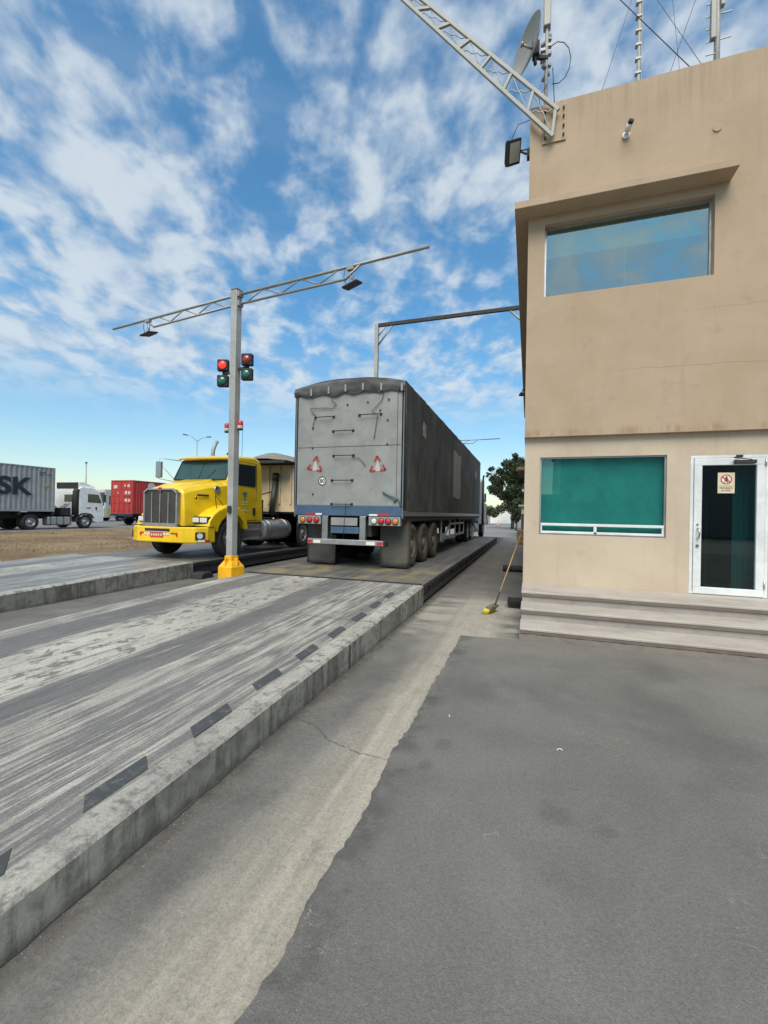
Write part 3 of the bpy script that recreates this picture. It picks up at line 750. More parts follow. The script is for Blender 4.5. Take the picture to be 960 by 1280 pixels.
# steps in front of the facade
st = thing('entrance_steps', 'three tiled steps with a landing along the foot of the beige office facade', 'steps', (-.08, 6.0, 0))
for k, (yf, zt) in enumerate(((6.0, .16), (6.5, .32), (7.0, .48))):
    yb = 6.5+.05 if k == 0 else (7.05 if k == 1 else YW-.003)
    g = MB(); g.box(-.075, 9.0, yf+.03, yb, zt-.16+(.0 if k else .0), zt-.035); part('riser', g, m_riser, st)
    g = MB(); g.box(-.09, 9.0, yf, yb+.0, zt-.034, zt); part('tread', g, m_tile, st, bevel=.009, seg=3)
    g = MB(); g.box(-.083, 9.0, yf+.006, yf+.028, zt-.070, zt-.0345); part('nosing', g, m_nose, st)
g = MB(); g.grid(lambda u, v: (-.095+9.1*u, 6.015-.028*(1-v)-.012*abs(mnoise.noise(Vector((u*90, v*3, 0)))), .085*v+.016*mnoise.noise(Vector((u*70, 4, v)))*v), 400, 3)
part('rough_base', g, m_rough, st)

# ================================================================== ROOF AND FACADE FITTINGS
# lattice boom bolted to the corner
bo = thing('lattice_boom', 'pale steel lattice boom bolted to the top corner of the beige office', 'boom', (.29, 7.79, 8.0))
B0, T0 = Vector((.26, 7.70, 8.02)), Vector((.31, 7.70, 8.47))
BD, TD = (Vector((-2.43, 7.66, 11.27))-B0)/3.2, (Vector((-2.07, 7.66, 11.14))-T0)/3.2
LB = 5.0
def bp(s, f):
    return (B0+BD*s).lerp(T0+TD*s, f)
UPB = (TD-BD).normalized() if False else Vector((0, 1, 0))
g = MB(); g.beam(bp(-.06, 1), bp(LB, 1), .055, .055, up=UPB); part('top_chord', g, m_lightgrey, bo, bevel=.004)
g = MB(); g.beam(bp(-.02, 0), bp(LB, 0), .055, .055, up=UPB); part('bottom_chord', g, m_lightgrey, bo, bevel=.004)
s = .0
while s < LB:
    g = MB(); g.beam(bp(s, .04), bp(s, .96), .045, .045, up=UPB); part('upright', g, m_lightgrey, bo)
    if s+.50 < LB:
        for sg in (0, 1):
            pts = []
            for i in range(25):
                f = i/24; h = .12+.76*f if sg == 0 else .88-.76*f
                q0 = Vector(bp(s+.03+.42*f, h)); q0.z += .016*math.sin(f*math.pi*6); pts.append(q0)
            g = MB(); g.tube(pts, .009, 6); part('wavy_brace', g, m_greypaint, bo)
    s += .48
g = MB(); g.box(.11, .48, 7.776, 7.797, 7.97, 8.58)
part('wall_plate', g, m_wall, bo, bevel=.004)
for ax in (.15, .44):
    for az in (8.05, 8.2, 8.36, 8.5):
        g = MB(); g.cyl((ax, 7.775, az), (ax, 7.735, az), .016, 8); part('bolt', g, m_steeldark, bo)
# floodlight
fl = thing('floodlight', 'black rectangular floodlight on a bracket at the upper corner of the office', 'floodlight', (-.1, 7.95, 8.0))
rot = Matrix.Rotation(R(40), 3, 'Z') @ Matrix.Rotation(R(-30), 3, 'Y') @ Matrix.Rotation(R(-52), 3, 'X')
cpos = Vector((-.37, 7.86, 8.02))
g = MB(); g.obox(cpos, (.30, .36, .07), rot); 
for i in range(7): g.obox(cpos+rot @ Vector((-.12+.04*i, 0, .055)), (.008, .30, .045), rot)
part('housing', g, m_chassis, fl, bevel=.008)
g = MB(); g.obox(cpos+rot @ Vector((0, 0, -.037)), (.24, .28, .004), rot); part('lens', g, plain('lamp_lens', (.42, .40, .34), .25), fl)
g = MB(); g.tube([cpos+rot @ Vector((.15, 0, .02)), (-.16, 7.93, 8.0), (-.09, 7.95, 8.0)], .018, 8); g.box(-.14, -.092, 7.9, 8.02, 7.93, 8.07); part('bracket', g, m_chassis, fl)
g = MB(); pts = [cpos+Vector((.02, 0, .08)), (-.34, 7.9, 8.22), (-.25, 7.95, 8.10), (-.093, 7.98, 8.10)]; g.tube(pts, .011, 6)
g.tube([(-.37, 7.87, 8.12), (-.40, 7.95, 8.35), (-.30, 8.1, 8.7), (-.1, 8.3, 8.9)], .006, 5); part('cable', g, m_black, fl)
# security camera
cc = thing('security_camera', 'small white bullet camera on the beige wall above the long ledge', 'security camera', (1.40, 7.8, 7.83))
g = MB(); g.cyl((1.38, 7.80, 7.80), (1.38, 7.765, 7.80), .055, 20); g.cyl((1.38, 7.765, 7.80), (1.39, 7.72, 7.83), .02, 10, .03); part('mount', g, m_whitep, cc)
g = MB(); g.cyl((1.385, 7.73, 7.82), (1.41, 7.64, 7.865), .042, 18); part('camera_body', g, m_whitep, cc)
g = MB(); g.cyl((1.41, 7.639, 7.866), (1.425, 7.60, 7.885), .040, 18); part('camera_lens', g, m_black, cc)
# round blanking plate
g = MB(); g.cyl((2.62, 7.799, 7.60), (2.62, 7.785, 7.60), .055, 24); solo('junction_cover', g, m_wall, 'round painted cover plate on the beige wall above the right end of the ledge', 'cover plate', (2.62, 7.8, 7.6))
# little wall lamp far along the side wall
g = MB(); g.tube([(-.09, 12, 4.95), (-.2, 12, 5.0), (-.24, 12, 4.9)], .015, 6); g.lathe([(.01, .06), (.05, .04), (.07, -.03)], (-.24, 12, 4.86), (0, 0, 1), 14)
solo('wall_lamp', g, m_black, 'tiny dark lamp hooked on the side wall of the beige office', 'wall lamp', (-.09, 12, 4.95))

# antenna masts
def mast(x, y, h, r, label, leave=None):
    t_ = thing('antenna_mast', label, 'antenna mast', (x, y, 8.2), 'antenna masts on the office roof')
    g = MB(); g.cyl((x, y, 8.2), (x+h*.004, y, 8.2+h), r, 12, r*.9); part('pole', g, m_lightgrey, t_)
    g = MB(); g.box(x-.15, x+.15, y-.15, y+.15, 8.2, 8.215); part('base_plate', g, m_galv, t_)
    return t_
ma = mast(.17, 9.2, 5.2, .035, 'thick antenna mast carrying the round dish above the corner of the office')
g = MB(); g.box(.11, .25, 9.12, 9.28, 11.45, 12.4); part('sector_antenna', g, m_lightgrey, ma, bevel=.02)
g = MB()
for i in range(12):
    zz = 10.5+i*.075; a = random.uniform(0, 6.28); g.obox((.17+.06*math.cos(a), 9.2+.06*math.sin(a), zz), (.09, .07, .05), Matrix.Rotation(a, 3, 'Z'))
part('clamp', g, m_galv, ma)
g = MB(); g.tube([(.38+.25*math.sin(a*.5), 9.15, 10.65+.42*math.cos(a*.5)) for a in range(-1, 8)], .008, 6)
g.tube([(.30, 9.17, 10.6), (.34, 9.16, 9.9), (.31, 9.17, 9.2), (.30, 9.18, 8.6)], .009, 6); g.tube([(.2, 9.17, 10.3), (.05, 9.1, 10.0), (.12, 9.1, 9.5), (.05, 9.1, 8.8)], .006, 5); part('cable', g, m_black, ma)
di = thing('satellite_dish', 'round grey dish antenna seen nearly edge-on beside the thickest roof mast', 'satellite dish', (-.05, 9.05, 10.9))
ax = Vector((-.82, -.52, .10)).normalized(); oc = Vector((-.10, 9.0, 10.93))
prof = [(0.01, 0)]+[(.49*i/10, .13*(i/10)**2) for i in range(1, 11)]+[(.50, .135), (.495, .12)]+[(.49*i/10, .13*(i/10)**2-.018) for i in range(10, -1, -1)]
g = MB(); g.lathe(prof, oc, ax, 48); part('reflector', g, m_lightgrey, di)
g = MB(); g.cyl(oc, oc+ax*.22, .022, 10); g.cyl(oc+ax*.20, oc+ax*.25, .045, 12); part('feed_horn', g, m_galv, di)
g = MB(); g.obox(oc-ax*.09, (.14, .16, .26), None); g.beam(oc-ax*.05+Vector((0, 0, -.14)), (.20, 9.2, 10.85), .06, .08); g.cyl(oc-ax*.06+Vector((0, 0, -.1)), oc-ax*.06+Vector((.02, 0, -.30)), .035, 8); part('dish_mount', g, m_chassis, di, bevel=.01)
mb_ = mast(2.36, 12.0, 7, .045, 'thin middle antenna mast rising behind the office parapet')
g = MB()
for i in range(7): g.obox((2.36, 12, 12.6+i*.35), (.12, .11, .05), None)
g.tube([(2.42, 11.96, 15), (2.44, 11.95, 13.8), (2.41, 11.96, 12.9), (2.44, 11.95, 12.2), (2.41, 11.96, 8.5)], .010, 6); part('clamp', g, m_galv, mb_)
mc = mast(3.32, 10.0, 6, .055, 'antenna mast with short cross rods at the right edge of the photo')
for i, zz in enumerate((10.75, 11.0, 11.25, 11.5, 11.75, 12.0)):
    g = MB(); g.beam((3.14, 9.98, zz), (3.56 if i % 2 else 3.38, 9.98, zz), .018, .018); part('cross_rod', g, m_galv, mc)
g = MB(); g.box(3.20, 3.29, 9.9, 9.99, 11.0, 11.75); g.box(3.36, 3.43, 9.9, 10, 11.6, 12.0); part('radio_unit', g, m_lightgrey, mc, bevel=.01)
def wire(p, q, r, label, sag=.0):
    g = MB(); p, q = Vector(p), Vector(q); pts = [p.lerp(q, i/12)-Vector((0, 0, sag*math.sin(math.pi*i/12))) for i in range(13)]
    g.tube(pts, r, 5); solo('guy_wire', g, m_chassis, label, 'guy wire', tuple(p), 'guy wires of the roof masts')
wire((.27, 9.2, 13.3), (3.9, 9.6, 8.66), .008, 'long guy wire sloping down from the dish mast to the parapet at right')
wire((2.36, 12, 15), (.85, 9.0, 8.66), .005, 'thin guy wire running down leftward from the middle mast')
wire((2.4, 12, 15), (3.0, 8.6, 8.66), .005, 'thin guy wire running down rightward from the middle mast')
wire((3.3, 10, 13), (1.95, 9.0, 8.66), .005, 'thin guy wire running down leftward from the mast with cross rods')
wire((2.9, 12, 16), (2.9, 10, 8.66), .004, 'nearly upright guy wire between the middle mast and the mast with cross rods')
wire((-.08, 8.6, 9.25), (3.6, 11, 10.4), .005, 'nearly level thin wire just above the office parapet', .05)
# broom, tray and wheel stop beside the building
br = thing('broom', 'push broom with yellow bristle head leaning against the corner of the beige office', 'broom', (-.56, 7.48, 0))
h0, h1 = Vector((-.52, 7.50, .11)), Vector((-.135, 8.62, 1.30))
g = MB(); g.tube([h0.lerp(h1, .14), h1], .0105, 8); part('handle', g, m_wood, br)
g = MB(); g.tube([h0, h0.lerp(h1, .18)], .015, 8, True, .013); part('handle_socket', g, m_chassis, br)
g = MB(); g.obox((-.555, 7.48, .105), (.10, .30, .05), Matrix.Rotation(R(-20), 3, 'Z')); part('head_block', g, M('broom_grey', (.13, .12, .10), .8), br, bevel=.01)
g = MB(); rb = random.Random(2)
for i in range(260):
    u, v = rb.uniform(-.14, .14), rb.uniform(-.045, .045); m_ = Matrix.Rotation(R(-20), 3, 'Z')
    a_ = m_ @ Vector((v, u, 0)); c0 = Vector((-.57, 7.48, .10))+a_; c1 = Vector((-.59, 7.47, 0))+a_*1.18+Vector((-.03, 0, .004))
    g.tube([c0, c1], .0045, 3)
part('bristles', g, M('broom_yellow', (.72, .62, .05), .7, dirt=.2), br)
tr = thing('black_tray', 'small black plastic tray on the ground by the end of the steps', 'tray', (-.2, 8.1, 0))
g = MB(); g.loft([[(-.30, 8.02, 0), (-.10, 8.02, 0), (-.10, 8.32, 0), (-.30, 8.32, 0)], [(-.34, 7.98, .13), (-.09, 7.98, .13), (-.09, 8.36, .13), (-.34, 8.36, .13)],
        [(-.32, 8.0, .13), (-.10, 8.0, .13), (-.10, 8.34, .13), (-.32, 8.34, .13)], [(-.29, 8.03, .02), (-.11, 8.03, .02), (-.11, 8.31, .02), (-.29, 8.31, .02)]]); part('tub', g, m_black, tr)
g = MB()
for i in range(5): g.box(-.33+.045*i, -.322+.045*i, 7.975, 7.99, .01, .125)
part('rib', g, m_black, tr)
g = MB(); g.lathe([(.0, 0), (.085, 0), (.09, .01), (.09, .56), (.085, .58), (0, .58)], (-.70, 13.2, .09), (1, 0, 0), 20)
for xx in (-.62, -.45, -.28): g.lathe([(.091, 0), (.097, .01), (.097, .03), (.091, .04)], (xx, 13.2, .09), (1, 0, 0), 20)
ro = solo('rubber_roll', g, m_black, 'dark rubber roll lying across the lane between broom handle and weighbridge', 'rubber roll', (-.5, 13.3, 0))

# ================================================================== SIGNAL POLE WITH ARMS
PX, PY = -5.60, 7.2
UD = Vector((7.85, -.95, 0)).normalized()
def pole_tree(label):
    t_ = thing('gantry_pole', label, 'pole', (PX, PY, 0), 'grey poles with latticed arms between the weighbridges')
    rz = Matrix.Rotation(math.atan2(UD.y, UD.x), 3, 'Z')
    g = MB(); g.obox((PX, PY, .70+2.66), (.15, .15, 5.32), rz); part('column', g, m_greypaint, t_, bevel=.012)
    g = MB(); g.obox((PX, PY, 6.03), (.17, .17, .015), rz); g.obox((PX, PY, 6.05), (.05, .05, .06), rz); part('cap', g, m_galv, t_)
    g = MB(); hw = .175
    def ring(h, z): return [Vector((PX, PY, z))+rz @ Vector((a*h, b*h, 0)) for a, b in ((-1, -1), (1, -1), (1, 1), (-1, 1))]
    g.loft([ring(hw, .0), ring(hw, .52), ring(.105, .64), ring(.092, .64), ring(.092, .74), ring(.079, .74)])
    for sg in (-1, 1):
        g.obox(Vector((PX, PY, .60))+rz @ Vector((sg*.125, 0, 0)), (.09, .03, .20), rz); g.obox(Vector((PX, PY, .60))+rz @ Vector((0, sg*.125, 0)), (.03, .09, .20), rz)
    part('base', g, m_oryellow, t_, bevel=.012)
    g = MB(); g.obox(Vector((PX, PY, 1.66))+rz @ Vector((.02, -.105, 0)), (.09, .03, .14), rz); part('switch_box', g, m_black, t_, bevel=.01)
    def q(s, z): return (PX+UD.x*s, PY+UD.y*s, z)
    for nm, sg, Lr, Lt in (('arm', -1, 2.72, 3.88), ('arm', 1, 2.80, 4.05)):
        g = MB(); g.tube([q(sg*.06, 5.93), q(sg*Lt, 5.90)], .027, 10); g.tube([q(sg*.06, 5.74), q(sg*(Lr-.28), 5.71), q(sg*Lr, 5.90)], .023, 10)
        n = 5; ss = [.25+(Lr-.65)*i/n for i in range(n+1)]
        for i in range(n):
            a, b = (5.75, 5.93) if i % 2 == 0 else (5.93, 5.75)
            g.tube([q(sg*ss[i], a-.01), q(sg*ss[i+1], b-.012)], .013, 6)
        g.obox(q(sg*.10, 5.93), (.05, .12, .10), rz); g.obox(q(sg*.10, 5.74), (.05, .12, .10), rz)
        part('arm', g, m_galv, t_)
    return t_, q, rz
pole, q, rz = pole_tree('grey square pole on a bright yellow base between the two ramps')
def reader(s, label, rgt):
    t_ = thing('overhead_reader', label, 'reader', q(s, 5.9), 'flat readers hung under the pole arms')
    g = MB(); c0 = Vector(q(s, 5.88)); c1 = Vector(q(s+.03, 5.62))
    g.tube([c0+Vector((-.05, 0, 0)), c1], .010, 6); g.tube([c0+Vector((.07, 0, 0)), c1], .010, 6); g.obox(c0, (.14, .07, .07), rz); g.obox(c1, (.07, .07, .05), rz); part('bracket', g, m_galv, t_)
    g = MB(); rr_ = rz @ Matrix.Rotation(R(-14 if rgt else -8), 3, 'Y') @ Matrix.Rotation(R(18), 3, 'X'); g.obox(c1+Vector((0, 0, -.04)), (.30, .26, .035), rr_); part('panel', g, m_chassis, t_, bevel=.008)
    g = MB(); g.tube([c1+Vector((-.12, 0, 0)), c1+Vector((-.16, 0, .12)), c0+Vector((-.12, 0, -.02))], .006, 5); part('cable', g, m_black, t_)
reader(-2.64, 'small dark reader panel hung under the left arm of the yellow based pole', False)
reader(2.62, 'small dark reader panel hung under the right arm of the yellow based pole', True)
m_litred = plain('lit_red_lamp', (.8, .02, .02), .2, emis=((1, .02, .015), .9))
m_offred = plain('unlit_red_lamp', (.28, .012, .018), .18, spec=.8)
m_offgreen = plain('unlit_green_lamp', (.005, .13, .09), .18, spec=.8)
def signal(s, zr_, zg_, lit, yaw, label):
    t_ = thing('traffic_light', label, 'traffic light', q(s, zg_), 'two lamp traffic lights on the grey pole')
    R_ = rz @ Matrix.Rotation(R(yaw), 3, 'Z')
    for k, zz in enumerate((zr_, zg_)):
        c = Vector(q(s, zz))+R_ @ Vector((0, -.03, 0))
        g = MB(); g.obox(c, (.215, .12, .225), R_); part('housing', g, m_black, t_, bevel=.015)
        f = R_ @ Vector((0, -1, 0))
        g = MB(); g.lathe([(.088, .0), (.088, .012), (.078, .012), (.076, .004)], c+f*.06, f, 28); part('bezel', g, m_chassis, t_)
        g = MB(); g.lathe([(.077, .0), (.07, .014), (.045, .025), (0, .03)], c+f*.062, f, 28)
        part('lamp', g, (m_litred if (lit and k == 0) else (m_offred if k == 0 else m_offgreen)), t_, label=('lit red lamp' if lit and k == 0 else None))
    sg = -1 if s < 0 else 1
    zm = (zr_+zg_)/2
    g = MB(); g.beam(q(sg*.09, zm), q(s-sg*.02, zm), .05, .045); g.obox(Vector(q(s-sg*.02, zm)), (.06, .06, .14), rz); part('bracket', g, m_black, t_)
signal(-.305, 4.555, 4.24, True, 26, 'traffic light on the side of the pole nearer the yellow truck, red lamp lit')
signal(.33, 4.585, 4.30, False, 22, 'unlit traffic light on the side of the pole nearer the grey trailer')
def beacon(s, z, label):
    t_ = thing('beacon', label, 'beacon', q(s, z), 'small red beacons on the grey pole')
    c = Vector(q(s, z)); g = MB(); g.lathe([(0, .16), (.04, .155), (.052, .13), (.055, .055)], c, (0, 0, 1), 16); part('red_dome', g, m_redlens, t_)
    g = MB(); g.lathe([(.055, .052), (.056, .0), (.05, -.004), (0, -.004)], c, (0, 0, 1), 16); part('clear_ring', g, m_clear, t_)
    sg = -1 if s < 0 else 1
    g = MB(); g.beam(q(s, z-.02), q(sg*.09, z-.02), .035, .018); g.cyl(c+Vector((0, 0, -.03)), c+Vector((0, 0, -.005)), .05, 12); part('bracket', g, m_chassis, t_)
beacon(-.185, 3.23, 'small red and clear beacon on the yellow truck side of the pole')
beacon(.165, 3.26, 'small red and clear beacon on the grey trailer side of the pole')
copy_tree(pole, (PX, 25.2, 0), 'far grey pole whose arm shows just above the grey trailer')

# inverted L gantry behind the trailer
ga = thing('side_gantry', 'thin steel frame post joined by a long arm to the side of the office', 'gantry', (-5.62, 15.5, 0))
g = MB(); g.beam((-5.62, 15.5, 0), (-5.62, 15.5, 8.85), .14, .14); part('post', g, m_greypaint, ga)
g = MB(); g.beam((-5.69, 15.5, 8.80), (-.095, 15.5, 8.80), .10, .12); part('arm', g, m_chassis, ga)
g = MB(); g.tube([(-5.60, 15.5, 8.0), (-5.0, 15.5, 8.74)], .035, 8); g.tube([(-5.60, 15.5, 8.35), (-5.25, 15.5, 8.74)], .03, 8); part('brace', g, m_galv, ga)
g = MB(); g.tube([(-.1, 15.5, 8.1), (-.75, 15.5, 8.74)], .04, 8); g.tube([(-.1, 15.5, 8.4), (-.45, 15.5, 8.74)], .03, 8); part('brace', g, m_galv, ga)

# ================================================================== WHEELS
def wheel(parent, cx, cy, cz, r, w, side, tmat=None, rmat=None, seg=40, name='wheel'):
    """a wheel turning about the X axis, outer face towards side (+1 / -1)"""
    ax = (side, 0, 0); o = (cx, cy, cz)
    h = w/2; ri = r*.56
    g = MB(); tmat = tmat or m_tyre; rmat = rmat or m_alu
    g.lathe([(ri*.98, -h*.8), (r*.80, -h), (r*.95, -h*.9), (r*.99, -h*.72), (r, -h*.55), (r*.985, -h*.53), (r*.985, -h*.45), (r, -h*.43), (r, -.04*h), (r*.985, -.02*h), (r*.985, .06*h), (r, .08*h), (r, h*.43), (r*.985, h*.45), (r*.985, h*.53), (r, h*.55),
             (r*.99, h*.74), (r*.94, h*.93), (r*.86, h), (r*.80, h*.99), (r*.70, h*.96), (r*.62, h*.86), (ri*1.02, h*.78)], o, ax, seg)
    wh = part(name, g, tmat, parent)
    g = MB()
    g.lathe([(ri*1.03, h*.80), (ri*1.0, h*.86), (ri*.93, h*.82), (ri*.90, h*.45), (ri*.80, h*.30), (ri*.55, h*.34), (ri*.50, h*.55), (ri*.40, h*.60), (ri*.38, h*.85), (ri*.30, h*.95), (0, h*.97)], o, ax, seg)
    for i in range(10):
        a = 2*math.pi*i/10; yy, zz = cy+math.cos(a)*ri*.66, cz+math.sin(a)*ri*.66
        g.cyl((cx+side*h*.30, yy, zz), (cx+side*h*.46, yy, zz), ri*.055, 6)
    part('rim', g, rmat, wh)
    g = MB(); g.lathe([(0, -h*.6), (ri, -h*.6), (ri, -h*.5), (0, -h*.5)], o, ax, 20); part('hub_drum', g, m_chassis, wh)
    return wh

# ================================================================== GREY TARPAULIN TRAILER
TL, TR, TY0, TY1, TB, TT = -5.34, -2.63, 9.15, 24.75, 1.70, 4.56
tl = thing('semi_trailer', 'long high semi trailer with grey rear doors under a dark tarpaulin on the near weighbridge', 'trailer', ((TL+TR)/2, TY0, ZD))
g = MB(); g.box(TL+.06, TR-.06, TY0+.0, TY0+.05, 1.80, 4.52)
for i in range(3): pass
part('rear_door', g, m_panel, tl, bevel=.008)
g = MB(); g.box(TL+.08, TR-.08, TY0-.004, TY0, 3.158, 3.168); part('seam', g, m_crack, tl)
g = MB(); g.box(TR-.165, TR-.155, TY0-.005, TY0+.001, 1.85, 4.4); part('seam', g, m_crack, tl)
for xa, xb in ((TL, TL+.03), (TR-.03, TR)):
    g = MB(); g.box(xa, xb, TY0-.008, TY0+.08, 1.52, 4.56); part('corner_post', g, M('faded_blue', (.14, .17, .20), .7, dirt=.6) if 'faded_blue' not in bpy.data.materials else bpy.data.materials['faded_blue'], tl, bevel=.008)
g = MB(); g.box(TL+.03, TR-.03, TY0-.014, TY0+.2, 1.565, 1.80); part('rear_beam', g, m_blue, tl, bevel=.008)
g = MB(); rs = random.Random(3)
for (xx, zz) in ((-4.85, 2.06), (-4.88, 3.15), (-4.88, 3.62), (-3.02, 3.18), (-3.02, 3.72), (-3.0, 4.18), (-3.5, 4.15), (-4.0, 4.12), (-3.2, 3.95)): g.cyl((xx, TY0-.0, zz), (xx, TY0-.018, zz), .022, 8)
part('bolt', g, m_chassis, tl)
for xa, xb, zz in ((-4.82, -4.34, 3.86), (-3.70, -3.18, 3.86), (-4.35, -3.85, 3.52), (-4.33, -3.83, 2.95), (-4.36, -3.85, 2.38), (-4.36, -3.85, 1.83)):
    g = MB(); g.tube([(xa, TY0, zz), (xa+.01, TY0-.07, zz), (xb-.01, TY0-.07, zz), (xb, TY0, zz)], .011, 6); g.box(xa-.03, xa+.03, TY0-.008, TY0, zz-.03, zz+.03); g.box(xb-.03, xb+.03, TY0-.008, TY0, zz-.03, zz+.03); part('step_bar', g, m_chassis, tl)
def rope(pts, name='rope', r=.007):
    g = MB(); g.tube(pts, r, 5); part(name, g, m_chassis, tl)
yq = TY0-.03
rope([(-4.4, yq, 4.36), (-4.38, yq, 4.22), (-4.27, yq, 4.15), (-4.36, yq, 4.05), (-4.5, yq, 4.07), (-4.95, yq, 4.09), (-4.9, yq, 4.0), (-4.78, yq, 3.88)])
rope([(-4.80, yq, 3.86), (-4.86, yq, 3.75), (-4.87, yq, 3.58)])
rope([(-3.12, yq, 4.34), (-3.15, yq, 4.18), (-3.3, yq, 4.02), (-3.4, yq, 3.93), (-3.25, yq, 3.86), (-3.30, yq, 3.5), (-3.33, yq, 3.3)])
rope([(-3.85, yq, 2.9), (-3.68, yq, 2.88), (-3.58, yq, 2.78), (-3.52, yq, 2.7)])
rope([(-3.99, yq, 1.83), (-4.02, yq, 1.4), (-4.03, yq, 1.05)])
g = MB(); g.tube([(-3.10, yq, 2.12), (-2.95, yq-.01, 2.04), (-2.80, yq-.02, 1.98), (-2.84, yq, 1.90), (-2.74, yq, 1.98), (-2.66, yq, 1.80)], .022, 6); part('strap', g, M('teal_strap', (.09, .16, .17), .8), tl)
# triangular reflectors
def tri(cx, cz, s, tilt):
    t0 = part('triangle_reflector', MB().prism([(cx-.10*s, cz-.20*s), (cx+.10*s, cz-.20*s), (cx, cz+.08*s)], 'y', TY0-.006, TY0-.001), M('dirty_white', (.50, .48, .43), .7, dirt=.9, dcol=(.22, .17, .13), dscale=14) if 'dirty_white' not in bpy.data.materials else bpy.data.materials['dirty_white'], tl)
    for a0, b0 in ((90, 180-0), (210, 0), (330, 0)):
        pass
    P3 = [Vector((cx+math.cos(R(a+tilt))*.245*s, 0, cz-.06*s+math.sin(R(a+tilt))*.245*s)) for a in (90, 210, 330)]
    for i in range(3):
        a, b = P3[i], P3[(i+1) % 3]
        for f0, f1 in ((0, .36), (.64, 1)):
            p, q_ = a.lerp(b, f0), a.lerp(b, f1)
            p.y = q_.y = TY0-.009; g = MB(); g.obox((p+q_)/2, ((q_-p).length, .004, .05*s), Matrix.Rotation(-math.atan2(q_.z-p.z, q_.x-p.x), 3, 'Y')); part('red_stripe', g, M('faded_red', (.36, .035, .03), .6, dirt=.8, dcol=(.25, .16, .13), dscale=12) if 'faded_red' not in bpy.data.materials else bpy.data.materials['faded_red'], t0)
tri(-4.80, 2.79, .88, -9); tri(-3.24, 2.76, .88, 4)
# round sticker
g = MB(); g.disc((-4.61, TY0-.003, 2.37), (0, -1, 0), .105, 28); sk = part('speed_sticker', g, m_white_r, tl)
g = MB(); g.lathe([(.105, 0), (.105, .002), (.085, .002), (.085, 0)], (-4.61, TY0-.005, 2.37), (0, -1, 0), 28); part('sticker_ring', g, m_black, sk)
mb = place(text_mb('80', .13, .0005, .002, 'CENTER'), XZ((-4.61, TY0-.006, 2.325))); part('sticker_number', mb, m_black, sk)
# lamp boxes, chrome posts, rear bar
for xa, xb, lens in ((-5.22, -4.62, ('a', 'r', 'r')), (-3.42, -2.68, ('c', 'r', 'r', 'a'))):
    g = MB(); g.box(xa, xb, TY0-.03, TY0+.10, 1.36, 1.555); lb = part('lamp_box', g, m_panel, tl, bevel=.008)
    for i, k_ in enumerate(lens):
        xx = xa+.13+(xb-xa-.24)*i/(len(lens)-1)
        g = MB(); g.lathe([(.066, 0), (.062, .02), (.04, .03), (0, .033)], (xx, TY0-.03, 1.455), (0, -1, 0), 22); part('tail_lamp', g, {'a': m_amber, 'r': m_redlens, 'c': m_clear}[k_], lb)
        g = MB(); g.lathe([(.076, 0), (.076, .012), (.066, .012), (.066, 0)], (xx, TY0-.0305, 1.455), (0, -1, 0), 22); part('lamp_ring', g, m_chassis, lb)
for xa, xb, mm in ((-5.02, -4.76, m_red), (-4.76, -4.60, m_white_r), (-3.42, -3.22, m_white_r), (-3.22, -2.95, m_red)):
    g = MB(); g.box(xa, xb, TY0-.018, TY0-.0145, 1.575, 1.615); part('reflective_tape', g, mm, tl)
for xx in (-4.50, -3.56):
    g = MB(); g.box(xx-.075, xx+.075, TY0-.05, TY0+.06, .93, 1.56); part('bumper_post', g, m_chrome, tl, bevel=.012)
g = MB(); g.box(-4.94, -3.06, TY0-.06, TY0+.06, .90, 1.02); rb_ = part('rear_bar', g, m_alu, tl, bevel=.01)
for xa, xb, mm in ((-4.93, -4.82, m_red), (-4.78, -4.60, m_white_r), (-3.46, -3.25, m_white_r), (-3.2, -3.08, m_red)):
    g = MB(); g.box(xa, xb, TY0-.064, TY0-.0605, .92, .99); part('bar_tape', g, mm, rb_)
g = MB(); g.box(-4.36, -3.70, TY0-.02, TY0+.02, 1.34, 1.52); part('number_plate_panel', g, m_panel, tl, bevel=.006)
g = MB(); g.box(-4.36, -3.66, TY0-.02, TY0+.02, 1.16, 1.31); part('lower_panel', g, m_blue, tl, bevel=.006)
# mud flaps
def flap(x0, x1, z0, z1, k):
    g = MB(); g.grid(lambda u, v: (x0+(x1-x0)*u+.03*k*(1-v)*0, TY0+.45+.02*math.sin(u*5+k)-.05*(1-v), z0+(z1-z0)*v), 8, 8)
    bmesh.ops.solidify(g.b, geom=g.b.faces[:], thickness=.012); part('mud_flap', g, m_flap, tl)
flap(-5.19, -4.42, .40, 1.34, 0); flap(-3.30, -2.55, .40, 1.50, 1)
